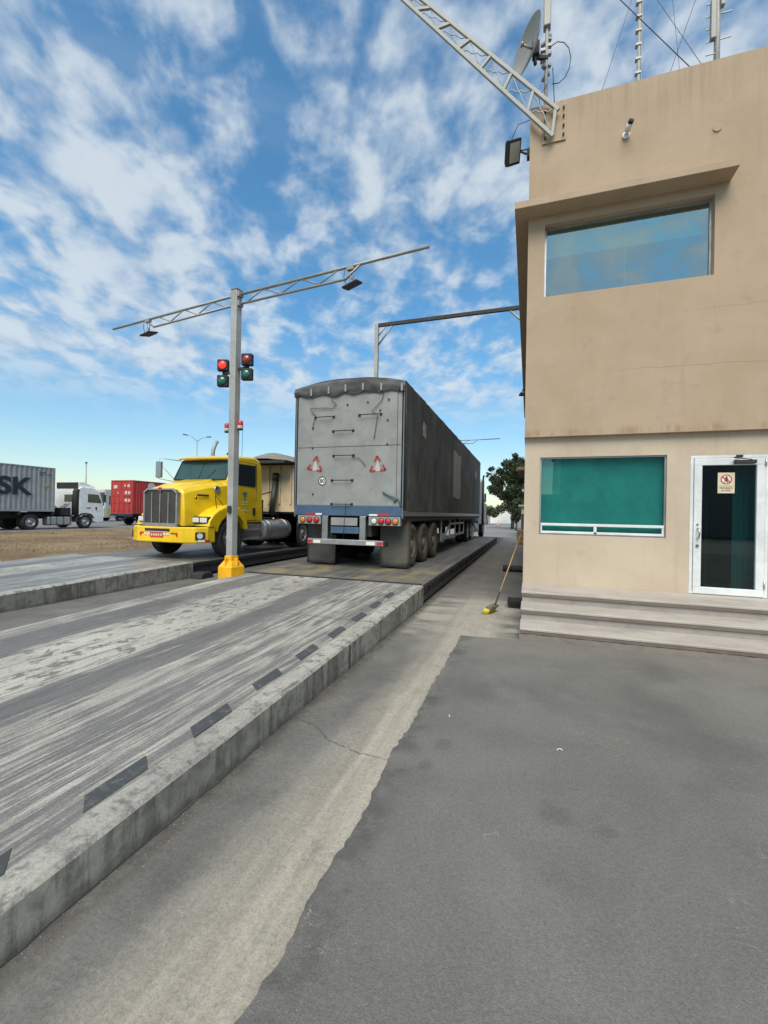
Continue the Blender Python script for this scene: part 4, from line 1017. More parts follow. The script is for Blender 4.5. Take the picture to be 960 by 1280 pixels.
# chassis
g = MB()
for xx in (-4.45, -3.45): g.box(xx-.06, xx+.06, TY0+.1, TY1-1.0, 1.10, 1.52)
for i in range(14): yy = TY0+.4+i*1.1; g.box(TL+.1, TR-.1, yy, yy+.08, 1.48, 1.60)
part('chassis_frame', g, m_chassis, tl)
for xa, xb in ((TL, TL+.07), (TR-.07, TR)):
    g = MB(); g.box(xa, xb, TY0+.09, TY1, 1.58, 1.70); part('side_rail', g, m_alu if xa > -4 else m_alu, tl, bevel=.006)
    g = MB(); g.box(xa+.02, xb-.02, TY0+.09, TY1, 1.46, 1.578); part('lower_rail', g, m_chassis, tl)
g = MB(); g.box(TL+.07, TR-.07, TY0+.05, TY1, 1.60, 1.70); part('floor', g, m_chassis, tl)
for yy in (10.10, 11.35, 12.60):
    for sd, xo in ((1, -2.62), (-1, -5.24)):
        wheel(tl, xo-sd*.15, yy, ZD+.515, .515, .28, sd, m_tyredust, M('dusty_rim', (.17, .15, .115), .8, dirt=.7, dcol=(.27, .23, .16)) if 'dusty_rim' not in bpy.data.materials else bpy.data.materials['dusty_rim'])
        wheel(tl, xo-sd*.48, yy, ZD+.515, .515, .28, sd, m_tyre, bpy.data.materials['dusty_rim'])
    g = MB(); g.cyl((-4.9, yy, ZD+.515), (-2.95, yy, ZD+.515), .07, 12); part('axle', g, m_chassis, tl)
g = MB()
for xx in (-2.72,): 
    g.box(xx-.02, xx+.02, 14.0, 14.1, .75, 1.5); g.box(xx-.02, xx+.02, 15.6, 15.7, .80, 1.5); g.beam((xx, 14.3, .72), (xx, 15.6, 1.30), .05); g.box(xx-.02, xx+.02, 15.7, 19.2, 1.26, 1.34); g.box(xx-.02, xx+.02, 15.7, 19.2, .82, .90)
    for yy in (16.8, 18.0, 19.15): g.box(xx-.02, xx+.02, yy, yy+.06, .82, 1.5)
    g.beam((xx, 14.1, .85), (xx, 16.8, .78), .06)
part('side_guard', g, m_greypaint, tl)
g = MB(); g.cyl((-2.85, 14.2, .85), (-2.85, 14.8, .85), .16, 16); part('air_tank', g, m_alu, tl)
g = MB()
for xx in (-3.0, -4.9): g.box(xx-.07, xx+.07, 19.45, 19.6, .62, 1.5); g.box(xx-.14, xx+.14, 19.40, 19.65, .58, .62)
part('landing_gear', g, m_chassis, tl)
# tarpaulin: side curtains, top sheet and rear drape
def curx(y, z, sg):
    v = (z-TB)/(TT-TB)
    wv = .012*math.sin(y*9+math.sin(y*2.1)*2)+.028*mnoise.noise(Vector((y*2.1, z*.35, sg*7)))+.020*mnoise.noise(Vector((y*9, z*.9, sg)))
    return .018+wv*(1-.4*v)
def curt(xs, sg):
    def fn(u, v):
        y = TY0+.03+(TY1-TY0-.03)*u; z = TB+.005+(TT-TB)*v
        return (xs+sg*curx(y, z, sg), y, z)
    g = MB(); g.grid(fn, 260, 14); part('side_curtain', g, m_tarp, tl)
curt(TR, 1); curt(TL, -1)
cxm, hwd = (TL+TR)/2, (TR-TL)/2+.02
def arch(s): return TT+.15*(1-abs(s)**2.2)
def topf(u, v):
    s = -1+2*v; y = TY0-.03+(TY1+.02-TY0+.03)*u
    bow = .02*math.cos(y*2*math.pi/1.55)
    return (cxm+s*hwd, y, arch(s)+bow*(1-s*s)+.01*mnoise.noise(Vector((y*3, s*4, 0))))
g = MB(); g.grid(topf, 120, 24); part('top_sheet', g, m_tarp, tl)
def drape(u, v):
    s = -1+2*u; zt = arch(s)-.0
    bot = 4.35+.020*abs(math.sin(u*math.pi*5.0+.3))+.035*mnoise.noise(Vector((u*6, 1, 1)))+.018*math.sin(u*31)
    z = zt+(bot-zt)*v
    return (cxm+s*(hwd-.0), TY0-.035-.03*math.sin(v*math.pi)-.012*math.sin(u*44+v*3)*v-.02*mnoise.noise(Vector((u*14, v*2, 8)))*v-.02*mnoise.noise(Vector((u*9, v*3, 2))), z)
g = MB(); g.grid(drape, 120, 10); part('rear_drape', g, m_tarp, tl)
for i in range(6):
    u = (.17, .33, .485, .64, .80, .975)[i]; x_, y_, z_ = drape(min(u, .985), .62)
    g = MB(); g.box(x_-.022, x_+.022, y_-.028, y_-.018, z_-.09, z_+.07); part('tie_strap', g, M('pale_strap', (.30, .28, .24), .85) if 'pale_strap' not in bpy.data.materials else bpy.data.materials['pale_strap'], tl)
for sg, xs in ((1, TR),):
    g = MB()
    g.grid(lambda u, v: (TR+.012+.02*mnoise.noise(Vector((u*9, v*3, 2))), TY0-.03+(TY1-TY0)*u, arch(.99)-.01-(.16+.03*math.sin(u*60))*v), 200, 3); part('top_hem', g, m_tarp, tl)
m_patch = M('pale_patch', (.30, .30, .28), .85, dirt=.4, dcol=(.09, .085, .075), dscale=4)
for ya, yb, za, zb in ((15.55, 17.2, 2.26, 3.95), (10.75, 11.12, 3.62, 3.98), (22.2, 23.0, 3.5, 3.85)):
    g = MB(); g.grid(lambda u, v: (TR+.006+curx(ya+(yb-ya)*u, za+(zb-za)*v, 1), ya+(yb-ya)*u+.03*math.sin(v*9), za+(zb-za)*v+.03*math.sin(u*7)), 26, 14); part('tarpaulin_patch', g, m_patch, tl)
g = MB(); g.box(TL+.02, TR-.02, TY1-.02, TY1+.02, TB, TT+.02); part('front_wall', g, m_panel, tl)
g = MB(); g.tube([(TR+.03, TY0-.03, 4.5), (TR+.04, TY0+.02, 3.4), (TR+.03, TY0, 1.75)], .018, 6); g.tube([(TR-.13, TY0-.04, 4.35), (TR-.02, TY0-.05, 4.5)], .012, 6); part('corner_rope', g, m_chassis, tl)

# ---- road tractor in front of that trailer
rt = thing('road_tractor', 'tractor cab mostly hidden in front of the long grey trailer, tall exhaust stack showing', 'truck', (-3.95, 24, ZD))
TM = M('cab_paint', (.42, .44, .46), .5, dirt=.3)
g = MB(); g.prism([(25.35, 1.1), (25.35, 3.55), (25.6, 3.75), (26.9, 3.55), (27.25, 2.55), (28.7, 2.25), (28.95, 1.0)], 'x', -5.20, -2.62); part('cab', g, TM, rt, bevel=.08, seg=3)
g = MB(); g.box(-2.622, -2.61, 26.15, 26.9, 2.35, 3.1); part('side_window', g, m_glassd, rt)
g = MB(); g.box(-4.4, -4.28, 20.2, 28.8, .95, 1.2); g.box(-3.6, -3.48, 20.2, 28.8, .95, 1.2); part('chassis_frame', g, m_chassis, rt)
for yy in (20.85, 22.1):
    for sd, xo in ((1, -2.72), (-1, -5.16)):
        wheel(rt, xo-sd*.15, yy, ZD+.5, .5, .26, sd); wheel(rt, xo-sd*.46, yy, ZD+.5, .5, .26, sd)
wheel(rt, -2.70, 26.35, ZD+.5, .5, .28, 1); wheel(rt, -5.04, 26.35, ZD+.5, .5, .28, -1)
for xx in (-2.50, -5.40):
    g = MB(); g.cyl((xx, 25.2, 1.1), (xx, 25.2, 3.6), .065, 12); g.tube([(xx, 25.2, 3.6), (xx, 25.2, 3.78), (xx+(.04 if xx > -4 else -.04), 25.12, 3.9)], .05, 10); part('exhaust_stack', g, m_chrome if xx < -4 else m_chassis, rt)
g = MB(); g.cyl((-2.95, 23.2, .95), (-2.95, 24.6, .95), .3, 20); part('fuel_tank', g, m_alu, rt)
g = MB(); g.tube([(-2.64, 26.9, 3.0), (-2.50, 27.0, 3.0), (-2.50, 27.0, 2.4), (-2.64, 26.9, 2.4)], .015, 6); g.box(-2.60, -2.52, 26.99, 27.04, 2.45, 2.95); part('mirror', g, m_chassis, rt)
g = MB(); g.box(-2.9, -2.7, 25.85, 26.9, 1.40, 1.46); g.box(-3.0, -2.72, 24.75, 25.3, .7, 1.3); part('mudguard', g, TM, rt)
g = MB(); g.box(-2.73, -2.69, 22.62, 22.66, .5, 1.0); g.box(-3.1, -2.7, 22.62, 22.65, .5, 1.05); part('mud_flap', g, m_white_r, rt)

# ================================================================== YELLOW TRUCK
YC = -8.88
yt = thing('tractor_truck', 'bright yellow bonneted tractor truck with chrome grille on the left weighbridge', 'truck', (YC, 9.9, ZD))
def sec(y, hw_t, hw_b, zt, zb, bulge=.05, n=9):
    """rounded hood section"""
    pts = [(-hw_b, zb), (-hw_t, zt-.16)]
    for i in range(n):
        a = math.pi-(math.pi)*i/(n-1); pts.append((math.cos(a)*(hw_t-.02), zt-.14+math.sin(a)**.6*.14+bulge*0))
    pts += [(hw_t, zt-.16), (hw_b, zb)]
    return [(YC+x, y, z) for x, z in pts]
g = MB(); g.loft([sec(8.70, .56, .60, 2.14, 1.22), sec(8.74, .62, .66, 2.20, 1.22), sec(8.95, .67, .74, 2.27, 1.22), sec(9.3, .78, .84, 2.36, 1.22), sec(9.65, .88, .92, 2.43, 1.22), sec(9.98, .95, .98, 2.48, 1.22)], smooth=True)
hood = part('hood', g, m_yellow, yt, bevel=.015)
hood.data.materials[0] = m_yellow
# raised centre of the hood
g = MB(); g.loft([[(YC+x, y, z) for x, z in ((-w_, zt-.05), (-w_*.9, zt), (w_*.9, zt), (w_, zt-.05))] for y, w_, zt in ((8.71, .30, 2.185), (9.0, .36, 2.31), (9.95, .50, 2.51))], smooth=True); part('hood_ridge', g, m_yellow, yt, bevel=.02)
# grille
g = MB(); gx = .53
g.prism([(YC-gx, 1.26), (YC-gx, 2.04), (YC-gx+.12, 2.14), (YC+gx-.12, 2.14), (YC+gx, 2.04), (YC+gx, 1.26)], 'y', 8.60, 8.72)
gr = part('grille', g, M('grille_mesh', (.05, .048, .042), .65, .2, dirt=.6, dcol=(.09, .08, .06), bump=.2), yt, bevel=.01)
g = MB()
for i in range(5): xx = YC-gx+2*gx*i/4; g.box(xx-.013, xx+.013, 8.578, 8.602, 1.27, 2.06)
g.box(YC-gx-.03, YC+gx+.03, 8.57, 8.61, 1.20, 1.285); g.box(YC-gx-.02, YC-gx+.03, 8.585, 8.70, 1.25, 2.06); g.box(YC+gx-.03, YC+gx+.02, 8.585, 8.70, 1.25, 2.06)
g.beam((YC-gx, 8.59, 2.05), (YC-gx+.13, 8.59, 2.15), .05, .04); g.beam((YC+gx, 8.59, 2.05), (YC+gx-.13, 8.59, 2.15), .05, .04); g.box(YC-gx+.10, YC+gx-.10, 8.575, 8.62, 2.125, 2.165)
for i in range(16):
    pass
part('grille_surround', g, m_alu, gr, bevel=.004)
g = MB(); g.box(YC-.05, YC+.05, 8.56, 8.60, 2.08, 2.19); part('grille_badge', g, M('badge', (.25, .05, .04), .4), gr, bevel=.012)
# bumper with swept corners
bp_ = [(-1.19, 9.22), (-1.17, 8.98), (-1.02, 8.72), (-.72, 8.58), (-.5, 8.555), (.5, 8.555), (.72, 8.58), (1.02, 8.72), (1.17, 8.98), (1.19, 9.22)]
inner = [(x*.93, y+.07) for x, y in bp_][::-1]
g = MB(); g.prism([(YC+x, y) for x, y in bp_+inner], 'z', .80, 1.20)
bm_ = part('bumper', g, m_yellow, yt, bevel=.03, seg=3)
g = MB(); g.box(YC-.44, YC+.36, 8.548, 8.556, 1.08, 1.15); part('air_slot', g, m_black, bm_)
for sg in (-1, 1):
    g = MB(); a_ = Vector((YC+sg*1.02, 8.715, .98)); 
    d_ = Vector((sg*.15, .26, 0)).normalized(); g.beam(a_-d_*.02+Vector((sg*.01, 0, 0)), a_+d_*.22+Vector((sg*.012, 0, 0)), .02, .19); part('fog_lamp_recess', g, m_chassis, bm_, bevel=.01)
    g = MB(); g.cyl(a_+d_*.10+Vector((sg*.0, -.0, 0)), a_+d_*.10+Vector((sg*.026, -.014, 0)), .07, 18); part('fog_lamp', g, m_clear, bm_)
    g = MB(); g.box(YC+sg*.50-.10, YC+sg*.50+.10, 8.545, 8.5555, 1.02, 1.055); g.box(YC+sg*.585-.02, YC+sg*.585+.02, 8.546, 8.556, .96, 1.02); part('red_tape', g, m_red, bm_)
    g = MB(); b0, b1 = Vector((YC+sg*1.05, 8.755, .855)), Vector((YC+sg*1.13, 8.90, .855)); g.beam(b0+Vector((sg*.012, -.004, 0)), b1+Vector((sg*.012, 0, 0)), .01, .055); part('side_tape', g, m_white_r, bm_)
    g = MB(); b2, b3 = Vector((YC+sg*1.135, 8.91, .855)), Vector((YC+sg*1.178, 9.03, .855)); g.beam(b2+Vector((sg*.012, 0, 0)), b3+Vector((sg*.016, 0, 0)), .01, .055); part('side_tape', g, m_red, bm_)
g = MB(); g.box(YC-.26, YC+.16, 8.540, 8.553, .93, 1.06); npl = part('number_plate', g, M('red_plate', (.50, .06, .03), .5), bm_, bevel=.004)
g = MB(); g.box(YC-.42, YC+.32, 8.5425, 8.5535, 1.062, 1.075); 
for i in range(5): g.box(YC-.22+.075*i, YC-.18+.075*i, 8.536, 8.5395, .965, 1.02)
for xx in (-.42, -.31, .19, .30): g.box(YC+xx-.04, YC+xx+.04, 8.543, 8.555, .985, 1.045)
part('plate_marks', g, M('plate_white', (.75, .60, .50), .5), npl)
# fenders
def fender(sg):
    out_ = [(8.98, 1.22), (9.02, 1.38), (9.14, 1.53), (9.34, 1.66), (9.6, 1.76), (9.9, 1.79), (10.18, 1.74), (10.4, 1.60), (10.53, 1.38), (10.58, 1.12)]
    inn = [(10.50, 1.12)]
    for i in range(11):
        a = R(18+(165-18)*i/10); inn.append((9.9+math.cos(a)*.615, .90+math.sin(a)*.615*1.12))
    inn += [(9.27, 1.08), (9.2, 1.22)]
    g = MB()
    secs = []
    for x_, sc in ((.60, 1), (1.10, 1.0), (1.175, .985), (1.20, .96)):
        secs.append([(YC+sg*x_, y, z-(0 if sc == 1 else (1-sc)*2*(z-1.0))) for y, z in out_+inn])
    g.loft(secs)
    fe = part('fender', g, m_yellow, yt, bevel=.012)
    g = MB(); g.prism([(YC+sg*.70, 8.93), (YC+sg*1.14, 8.99), (YC+sg*1.185, 9.14), (YC+sg*.70, 9.14)], 'z', 1.285, 1.465); hb = part('headlight_housing', g, m_chassis, fe, bevel=.02)
    for xa, xb, ya, yb in ((.73, .91, 8.924, 8.948), (.935, 1.13, 8.952, 8.978)):
        g = MB(); g.beam((YC+sg*xa, ya, 1.375), (YC+sg*xb, yb, 1.375), .025, .125); part('headlight', g, m_clear, hb, bevel=.012)
for sg in (-1, 1): fender(sg)
# cab
g = MB()
prof = [(9.95, 1.28), (9.95, 2.46), (10.24, 3.08), (10.42, 3.20), (11.25, 3.27), (11.50, 3.20), (11.62, 3.02), (11.64, 1.28)]
secs = []
for x_ in (-1, -.5, 0, .5, 1):
    secs.append([(YC+x_*(.99 if z < 2.5 else .93 if z > 3.0 else .95), y, z+(.03*(1-x_*x_) if z > 3.1 else 0)) for y, z in prof])
g.loft(secs); cab = part('cab', g, m_yellow, yt, bevel=.075, seg=4)
g = MB(); 
def ws(x_, f): return (YC+x_*(.90-.04*f), 9.955+.275*f-.035*(1-x_*x_)-.012, 2.50+.55*f)
g.grid(lambda u, v: ws(-1+2*u, v), 12, 4); part('windscreen', g, m_cabglass, cab)
g = MB(); g.tube([ws(-1, 0), ws(-1, 1), ws(-.5, 1), ws(0, 1), ws(.5, 1), ws(1, 1), ws(1, 0), ws(.5, 0), ws(0, 0), ws(-.5, 0), ws(-1, 0)], .018, 6); g.tube([ws(0, 0), ws(0, 1)], .012, 6)
g.tube([ws(.3, .02), Vector(ws(.55, .5))+Vector((0, -.02, 0))], .008, 5); part('windscreen_seal', g, m_black, cab)
g = MB(); g.loft([[(YC+x_, 10.10-.10*(1-(x_/.9)**2), 3.10+.02), (YC+x_, 10.30, 3.21), (YC+x_, 10.30, 3.17), (YC+x_, 10.12-.10*(1-(x_/.9)**2), 3.085)] for x_ in (-.9, -.6, -.3, 0, .3, .6, .9)]); part('sun_visor', g, m_yellow, cab)
for sg in (-1, 1):
    X0 = YC+sg*.968
    g = MB(); g.prism([(10.14, 2.36), (10.28, 2.62), (10.38, 2.98), (11.22, 3.0), (11.22, 2.36)], 'x', YC+sg*.93, X0+sg*.012); part('side_window', g, m_glassd, cab, bevel=.006)
    g = MB(); dd = X0+sg*.026
    for a, b in (((10.10, 1.36), (10.10, 2.32)), ((10.10, 1.36), (11.28, 1.36)), ((11.28, 1.36), (11.28, 3.06)), ((10.35, 3.06), (11.28, 3.06)), ((10.10, 2.32), (10.35, 3.06))):
        g.beam((dd if a[1] < 2.5 and b[1] < 2.5 else X0+sg*.004, a[0], a[1]), (dd if a[1] < 2.5 and b[1] < 2.5 else X0-sg*.01, b[0], b[1]), .01, .012)
    part('door_gap', g, m_crack, cab)
    g = MB(); g.box(YC+sg*.985, YC+sg*1.012, 11.08, 11.20, 1.52, 1.72); part('door_handle', g, m_black, cab, bevel=.008)
    g = MB(); g.tube([(YC+sg*.985, 10.05, 2.45), (YC+sg*1.32, 9.80, 2.52), (YC+sg*1.32, 9.80, 3.12), (YC+sg*.97, 10.30, 3.08)], .012, 6); g.tube([(YC+sg*1.32, 9.80, 3.0), (YC+sg*.985, 10.05, 2.5)], .009, 6)
    mi = part('mirror_arm', g, m_alu, cab)
    g = MB(); g.box(YC+sg*1.32-.10, YC+sg*1.32+.10, 9.77, 9.85, 2.55, 3.02); part('mirror', g, m_chrome, mi, bevel=.02)
    g = MB(); g.box(YC+sg*.62, YC+sg*1.10, 10.62, 11.45, .78, .84); g.box(YC+sg*.62, YC+sg*1.06, 10.62, 11.45, 1.04, 1.09); g.box(YC+sg*.60, YC+sg*1.0, 10.62, 11.45, .84, 1.24); part('step_box', g, m_alu, yt, bevel=.01)
    g = MB(); g.cyl((YC+sg*.84, 11.55, 1.04), (YC+sg*.84, 13.05, 1.04), .33, 28)
    ft = part('fuel_tank', g, m_alu, yt, bevel=.015)
    for yy in (11.8, 12.8):
        g = MB(); g.lathe([(.332, 0), (.345, 0), (.345, .06), (.332, .06)], (YC+sg*.84, yy, 1.04), (0, 1, 0), 28); part('tank_strap', g, m_chrome, ft)
    g = MB(); g.cyl((YC+sg*.93, 12.3, 1.36), (YC+sg*.95, 12.3, 1.42), .05, 12); part('filler_cap', g, m_chrome, ft)
    # exhaust stack, air cleaner inlet, hood details
    g = MB(); g.box(YC+sg*.93, YC+sg*.99, 9.0, 9.02, 2.0, 2.0+.001); g.b.clear()
    g.obox((YC+sg*(.80), 9.20, 2.02), (.03, .34, .05), Matrix.Rotation(sg*R(-12), 3, 'Z')); part('hood_vent', g, m_chassis, hood, bevel=.006)
    g = MB(); o_ = Vector((YC+sg*.875, 9.62, 2.19)); g.lathe([(.105, 0), (.105, .035), (.085, .05), (.05, .035), (0, .035)], o_, (sg, -.12, .1), 24); part('air_cleaner_cap', g, m_alu, hood)
    g = MB(); g.cyl((YC+sg*.76, 8.98, 1.94), (YC+sg*.785, 8.98, 1.94), .035, 12); part('hood_latch', g, m_chrome, hood)
    # quarter mirrors on the fender
    g = MB(); f0 = Vector((YC+sg*1.05, 9.42, 1.68)); g.tube([f0, f0+Vector((0, -.05, .30)), f0+Vector((-.02*sg, -.02, .50))], .010, 6); g.tube([Vector((YC+sg*.95, 9.8, 1.78)), f0+Vector((0, -.04, .34))], .009, 6); g.obox(f0+Vector((0, -.03, .52)), (.02, .03, .06), None); part('fender_mirror_stalk', g, m_chassis, yt)
g = MB(); g.tube([(YC-1.02, 11.68, 1.0), (YC-1.02, 11.68, 3.45), (YC-1.02, 11.70, 3.62), (YC-1.02, 11.78, 3.80), (YC-1.02, 11.88, 3.92)], .060, 14); part('exhaust_stack', g, m_galv, yt)
g = MB(); g.box(YC-1.13, YC-.91, 11.56, 11.80, 1.3, 2.7); part('heat_shield', g, m_galv, yt, bevel=.04)
g = MB(); g.tube([(YC+.70, 10.9, 3.25), (YC+.72, 10.9, 4.15)], .006, 5); part('antenna', g, m_chassis, cab)
g = MB(); g.cyl((YC+.3, 10.85, 3.27), (YC+.3, 10.85, 3.31), .05, 12); g.cyl((YC+.3, 10.85, 3.31), (YC+.3, 10.85, 3.37), .09, 14, .07); part('roof_beacon', g, m_chassis, cab)
# door emblem: green T over small lettering bars
X1 = YC+.994
g = MB(); g.prism([(10.58, 2.18), (10.80, 2.18), (10.76, 2.10), (10.72, 2.09), (10.72, 1.95), (10.66, 1.95), (10.66, 2.09), (10.61, 2.11)], 'x', X1, X1+.004); part('door_emblem', g, plain('emblem_green', (.02, .22, .20), .4), cab)
g = MB()
for k, (ya, yb, zz) in enumerate(((10.56, 10.82, 1.87), (10.58, 10.80, 1.80), (10.55, 10.84, 1.62))):
    y_ = ya
    while y_ < yb: g.box(X1, X1+.003, y_, y_+.022, zz, zz+.035); y_ += .036
part('door_marks', g, plain('emblem_pale', (.55, .62, .45), .5), cab)
g = MB(); g.box(X1, X1+.004, 10.45, 10.53, 1.40, 1.45); part('marker_lamp', g, m_redlens, cab)
g = MB(); g.box(X1, X1+.004, 10.54, 10.62, 1.40, 1.45); part('white_tape', g, m_white_r, cab)
# chassis, fifth wheel and axles
g = MB()
for sg in (-1, 1): g.box(YC+sg*.42-.04, YC+sg*.42+.04, 9.2, 16.4, .98, 1.24)
g.box(YC-.45, YC+.45, 9.0, 9.15, .9, 1.2)
for yy in (12.2, 13.6, 15.2, 16.3): g.box(YC-.42, YC+.42, yy, yy+.1, 1.0, 1.2)
part('chassis_frame', g, m_chassis, yt)
g = MB(); g.box(YC+.45, YC+.78, 11.56, 11.95, 1.42, 2.0); g.box(YC+.4, YC+.9, 11.54, 12.4, 1.38, 1.43); g.box(YC-.3, YC+.3, 11.52, 11.7, 1.4, 1.9); part('battery_box', g, m_chassis, yt, bevel=.02)
g = MB(); g.cyl((YC, 14.4, 1.24), (YC, 14.4, 1.36), .45, 24); part('fifth_wheel', g, m_chassis, yt)
for sg in (-1, 1):
    wheel(yt, YC+sg*1.03, 9.9, ZD+.52, .52, .29, sg, m_tyre, m_chrome)
    for yy in (13.85, 15.2):
        wheel(yt, YC+sg*1.07, yy, ZD+.51, .51, .27, sg); wheel(yt, YC+sg*.74, yy, ZD+.51, .51, .27, sg)
    g = MB(); g.grid(lambda u, v: (YC+sg*(.6+.6*u), 13.32, .55+.75*v), 2, 2); bmesh.ops.solidify(g.b, geom=g.b.faces[:], thickness=.01); part('mud_flap', g, m_black, yt)
g = MB(); g.cyl((YC-.9, 9.9, ZD+.52), (YC+.9, 9.9, ZD+.52), .07, 10)
for yy in (13.85, 15.2): g.cyl((YC-.9, yy, ZD+.51), (YC+.9, yy, ZD+.51), .08, 10)
part('axle', g, m_chassis, yt)

# ---- cream tipping trailer behind the yellow truck
dt = thing('tipper_trailer', 'cream tipping trailer with a dusty peaked cover behind the yellow cab', 'trailer', (YC, 13.2, ZD))
DX0, DX1, DY0, DY1 = YC-1.22, YC+1.22, 13.1, 22.5
g = MB(); g.box(DX0, DX1, DY0, DY0+.06, 1.62, 3.25); part('front_wall', g, m_cream, dt, bevel=.01)
for xx in (DX0, DX1-.05):
    g = MB(); g.box(xx, xx+.05, DY0+.065, DY1, 1.62, 3.25); sw = part('side_wall', g, m_cream, dt)
    g = MB()
    for i in range(8): yy = DY0+.15+i*1.3; g.box(xx-(.05 if xx < YC else -.052), xx-(.002 if xx < YC else -.10), yy, yy+.09, 1.62, 3.2)
    part('side_rib', g, m_cream, sw)
g = MB(); g.box(DX0, DX1, DY0+.06, DY1, 1.56, 1.615); part('floor', g, m_chassis, dt)
g = MB(); g.box(DX0, DX1, DY1, DY1+.06, 1.6, 3.25); part('tailgate', g, m_cream, dt)
g = MB(); g.box(DX0-.03, DX1+.03, DY0-.70, DY0+.05, 3.27, 3.31); g.box(DX0-.03, DX1+.03, DY0-.72, DY0-.69, 3.24, 3.33); part('front_canopy', g, m_steeldark, dt)
g = MB()
for i in range(6): xx = DX0+.12+i*(DX1-DX0-.24)/5; g.beam((xx, DY0-.03, 1.9), (xx, DY0-.03, 3.2), .05, .05); 
part('front_rib', g, m_cream, dt)
g = MB(); g.grid(lambda u, v: (YC+1.27*(-1+2*v), DY0-.35+(DY1-DY0+.4)*u, 3.33+.42*(1-abs(-1+2*v)**1.8)*(min(1, .30+u*9))+.02*mnoise.noise(Vector((u*40, v*6, 0)))), 60, 14)
part('load_cover', g, M('dusty_cover', (.20, .18, .15), .9, dirt=.6, dcol=(.10, .09, .08)), dt)
g = MB(); g.cyl((YC+.55, 12.75, 1.5), (YC+.55, 12.98, 2.75), .10, 14); g.cyl((YC+.55, 12.97, 2.7), (YC+.55, 13.0, 2.95), .12, 14)
part('hydraulic_ram', g, M('ram_green', (.025, .04, .025), .5, dirt=.5), dt)
g = MB(); g.tube([(YC+.2, 12.6, 1.5), (YC+.1, 12.5, 1.9), (YC+.25, 12.6, 2.2), (YC+.5, 12.8, 2.3)], .02, 6); g.tube([(YC+.9, 12.5, 1.5), (YC+.85, 12.4, 1.75), (YC+.7, 12.4, 1.5)], .02, 6); part('air_hose', g, m_black, dt)
g = MB()
for sg in (-1, 1): g.box(YC+sg*.45-.05, YC+sg*.45+.05, 13.3, 22.3, 1.25, 1.55)
part('chassis_frame', g, m_chassis, dt)
for yy in (19.4, 20.7):
    for sg in (-1, 1): wheel(dt, YC+sg*1.07, yy, ZD+.51, .51, .27, sg); wheel(dt, YC+sg*.74, yy, ZD+.51, .51, .27, sg)
# rubber wheel stop at the ramp corner
g = MB(); g.prism([(8.28, 0), (8.32, .10), (8.38, .14), (8.62, .14), (8.68, .10), (8.72, 0)], 'x', -7.62, -7.28); solo('wheel_stop', g, m_black, 'low black rubber block on the ground against the corner of the left ramp', 'rubber block', (-7.45, 8.5, 0), bevel=.015)

# ================================================================== CONTAINERS AND FAR TRUCKS
def container(name, label, x0, x1, y0, y1, z0, z1, mat, pitch=.28, group=None):
    t_ = thing(name, label, 'container', ((x0+x1)/2, y0, z0), group)
    def corr(xs, sg):
        g = MB(); n = int((y1-y0-.3)/pitch); prev = []
        for i in range(n):
            a = y0+.15+i*(y1-y0-.3)/n; w_ = (y1-y0-.3)/n
            for f, dd in ((0, 0), (.30, 0), (.5, -.05), (.80, -.05)): prev.append((a+f*w_, dd))
        prev.append((y1-.15, 0))
        g.loft([[(xs+sg*(d_-.01), y_, z) for z in (z0+.12, z1-.06)] for y_, d_ in prev], closed=False, caps=False)
        part('side_panel', g, mat, t_)
    corr(x1, 1); corr(x0, -1)
    g = MB()
    for xx in (x0, x1-.10):
        for yy in (y0, y1-.15): g.box(xx, xx+.10, yy, yy+.15, z0, z1)
    for xx in (x0+.005, x1-.065):
        g.box(xx, xx+.06, y0+.15, y1-.15, z0, z0+.13); g.box(xx, xx+.06, y0+.15, y1-.15, z1-.07, z1)
    for yy in (y0+.005, y1-.085): g.box(x0+.1, x1-.1, yy, yy+.08, z0, z0+.12); g.box(x0+.1, x1-.1, yy, yy+.08, z1-.09, z1)
    part('frame', g, mat, t_, bevel=.006)
    g = MB(); g.box(x0+.05, x1-.05, y0+.1, y1-.1, z1-.05, z1-.02); part('roof', g, mat, t_)
    g = MB(); g.box(x0+.05, x1-.05, y0+.1, y1-.1, z0+.03, z0+.10); part('floor', g, m_chassis, t_)
    g = MB()
    for i in range(10):
        a = x0+.1+(x1-x0-.2)*i/10; b = (x1-x0-.2)/10
        g.faces([(a, y1-.04, z0+.12), (a+b*.5, y1-.01, z0+.12), (a+b*.5, y1-.01, z1-.09), (a, y1-.04, z1-.09)], [(0, 1, 2, 3)]); g.faces([(a+b*.5, y1-.01, z0+.12), (a+b, y1-.04, z0+.12), (a+b, y1-.04, z1-.09), (a+b*.5, y1-.01, z1-.09)], [(0, 1, 2, 3)])
    part('end_wall', g, mat, t_)
    for k in (0, 1):
        xa = x0+.10+k*((x1-x0-.2)/2); xb = xa+(x1-x0-.2)/2-.012
        g = MB(); g.box(xa, xb, y0+.03, y0+.07, z0+.125, z1-.095)
        for i in range(4):
            zz = z0+.25+i*(z1-z0-.4)/4; g.box(xa+.06, xb-.06, y0+.015, y0+.03, zz, zz+(z1-z0-.4)/4-.12)
        dr_ = part('door', g, mat, t_, bevel=.006)
        g = MB()
        for xx in (xa+.28, xb-.28): g.cyl((xx, y0+.005, z0+.06), (xx, y0+.005, z1-.05), .02, 8); g.box(xx-.05, xx+.22, y0-.012, y0+.004, z0+1.0, z0+1.04)
        part('locking_bar', g, m_galv if mat == m_greycont else M('red_rod', (.30, .05, .04), .5) if 'red_rod' not in bpy.data.materials else bpy.data.materials['red_rod'], dr_)
    return t_
CX = -30.0
